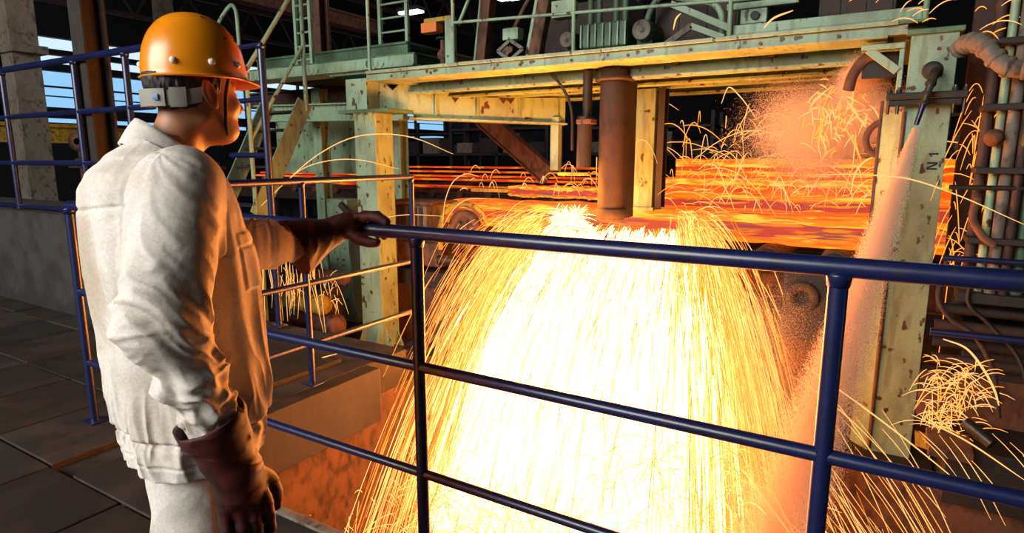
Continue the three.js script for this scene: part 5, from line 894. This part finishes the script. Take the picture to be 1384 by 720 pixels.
for (const [label, z, w, pts] of [
  ['long pale spark arc sweeping over the glove from the green column to the worker', -4.2, 0.0065, [[-5.707, 0.868], [-5.185, 1.197], [-4.757, 1.440], [-4.292, 1.608], [-3.924, 1.647], [-3.509, 1.608], [-3.095, 1.470]]],
  ['lower pale spark arc under the longest one, crossing the green column', -4.2, 0.0055, [[-5.185, 1.197], [-4.923, 1.332], [-4.547, 1.412], [-4.163, 1.420], [-3.686, 1.343]]],
  ['tall hooked spark arc rising from the drive wheel', -5.0, 0.006, [[-3.831, 0.742], [-3.787, 1.021], [-3.682, 1.208], [-3.528, 1.283], [-3.380, 1.263]]],
  ['lower hooked spark arc beside the tall hook at the drive wheel', -5.0, 0.006, [[-3.831, 0.742], [-3.687, 0.929], [-3.532, 1.030], [-3.296, 1.053]]],
  ['nearly level spark line from the green column towards the pink slab', -4.5, 0.005, [[-4.100, 0.875], [-3.839, 0.909], [-3.454, 0.913]]],
  ['long thin spark line crossing the right column above the slab end', -4.25, 0.005, [[-0.385, 1.337], [-0.145, 1.340], [0.099, 1.322], [0.335, 1.240], [0.656, 1.087]]],
  ['hooked pale spark in front of the slabs left of the right column', -4.8, 0.008, [[-0.197, 1.197], [-0.186, 1.322], [-0.149, 1.401], [-0.088, 1.440], [-0.045, 1.430]]],
  ['thick curved spark falling beside the right column above the tangled sparks', -4.0, 0.008, [[0.345, 0.465], [0.448, 0.431], [0.539, 0.322], [0.599, 0.210], [0.622, 0.140]]],
  ['long straight spark crossing the foot of the right column', -3.8, 0.006, [[-0.319, 0.262], [-0.022, 0.086], [0.239, -0.084], [0.486, -0.260]]],
  ['long straight spark from the right column to the lower right corner', -3.8, 0.006, [[0.230, 0.076], [0.460, -0.004], [0.732, -0.160]]],
  ['curved spark in the dark pit corner just below the middle rail at left', -3.0, 0.007, [[-3.988, -0.446], [-3.766, -0.190], [-3.509, -0.039], [-3.249, 0.062]]],
  ['small spark stroke above the curved shield in the pit corner', -3.0, 0.006, [[-3.750, -1.252], [-3.625, -0.976], [-3.506, -0.712]]],
  ['spark crossing below the bottom rail beside the worker hip', -2.6, 0.006, [[-3.639, -0.736], [-3.568, -0.830], [-3.481, -0.907]]],
  ['hooked spark above the rearmost slab right of the amber pillar', -5.9, 0.007, [[-1.512, 1.331], [-1.440, 1.379], [-1.359, 1.366], [-1.301, 1.279], [-1.239, 1.112]]],
  ['zigzag spark high above the slabs left of the smoke', -5.9, 0.007, [[-1.338, 1.920], [-1.281, 2.059], [-1.181, 1.977], [-1.018, 1.761]]],
  ['short orange spark over the bent strut on the deck', -4.4, 0.009, [[-0.761, 2.258], [-0.707, 2.310], [-0.593, 2.346]]],
  ['short steep spark beside the round motor on the deck', -4.4, 0.008, [[-1.348, 2.307], [-1.331, 2.378], [-1.302, 2.408]]],
]) {
  const c = new THREE.CatmullRomCurve3(pts.map((p) => V(p[0], p[1], z))), s = new Streaks(), q = V();
  s.add((u) => { c.getPoint(u, q); return [q.x, q.y, q.z]; }, w * 1.5, 30, 5);
  const mid = c.getPoint(0.5), g = s.geo().translate(-mid.x, -mid.y, -mid.z), m = new THREE.Mesh(g, G.line);
  m.name = numbered('flame_spark_trail'); m.position.copy(mid); m.userData = { label, category: 'spark', group: 'long single spark trails' }; scene.add(m);
}

// ---------------------------------------------------------------- water spray and steam: fine drops lit by the fire
const dropM = new THREE.MeshPhysicalMaterial({ color: 0xfff2e2, roughness: 0.95, transmission: 0.75, thickness: 0, specularIntensity: 0.3 });
function drops(name, label, category, n, size, place, at) {
  const g = new THREE.OctahedronGeometry(size, 0), m = new THREE.InstancedMesh(g, dropM, n), d = new THREE.Matrix4(), q = new THREE.Quaternion(), s = V(), p = V();
  for (let i = 0; i < n; i++) { const [x, y, z, k, st] = place(i); p.set(x - at[0], y - at[1], z - at[2]); s.set(k, k * (st ?? 1), k); d.compose(p, q, s); m.setMatrixAt(i, d); }
  m.name = numbered(name); m.position.set(...at); m.userData = { label, category, kind: 'stuff' }; m.castShadow = false; m.receiveShadow = true; scene.add(m);
}
{
  const r = rng(31), soft = () => (r() + r() + r() - 1.5) * 1.7, a = V(0.122, 1.615, -4.385), b = V(-0.44, -1.35, -3.3), ax = b.clone().sub(a), side = V(1, 0, 0.2).normalize(), dep = V(0, 0, 1);
  drops('water_spray', 'peach coloured plume of water spray widening down from the nozzle', 'spray', 390000, 0.0011, () => {
    const t = Math.pow(r(), 0.72), w = 0.01 + 0.2 * Math.pow(t, 0.85), u = soft() * 0.6, k = soft() * 0.45, p = a.clone().addScaledVector(ax, t).addScaledVector(side, u * w * 1.15 - 0.07 * t * t).addScaledVector(dep, k * w);
    return [p.x, p.y, p.z, 0.7 + r() * 0.7, 2.4];
  }, [0, 0, -4]);
  const puffs = Array.from({ length: 26 }, () => [-0.46 + gauss(r) * 0.22, 1.67 + gauss(r) * 0.13, -5.4 + gauss(r) * 0.15, 0.09 + r() * 0.12]);
  puffs.push([-0.22, 1.98, -5.0, 0.07], [-0.2, 2.06, -5.0, 0.06], [-0.25, 1.9, -5.0, 0.09], [-0.14, 1.72, -5.1, 0.12]);
  drops('steam_cloud', 'soft orange cloud of steam over the slabs left of the right column', 'steam', 300000, 0.0017, () => { const c = puffs[Math.floor(r() * puffs.length)]; return [c[0] + soft() * c[3], c[1] + soft() * c[3] * 0.8, Math.min(-4.95, c[2] + soft() * c[3]), 0.6 + r() * 0.8]; }, [-0.4, 1.6, -5.3]);
  drops('steam_cloud', 'thin orange haze beside the spray plume, right of the white fall of sparks', 'steam', 260000, 0.0008, () => { const t = r(); return [-0.62 + soft() * 0.17 + 0.1 * t, 0.5 - 1.6 * t + soft() * 0.12, -4.2 + t * 0.5 + soft() * 0.12, 0.6 + r() * 0.8]; }, [-0.6, 0, -4.3]);
}

renderer.render(scene, camera);
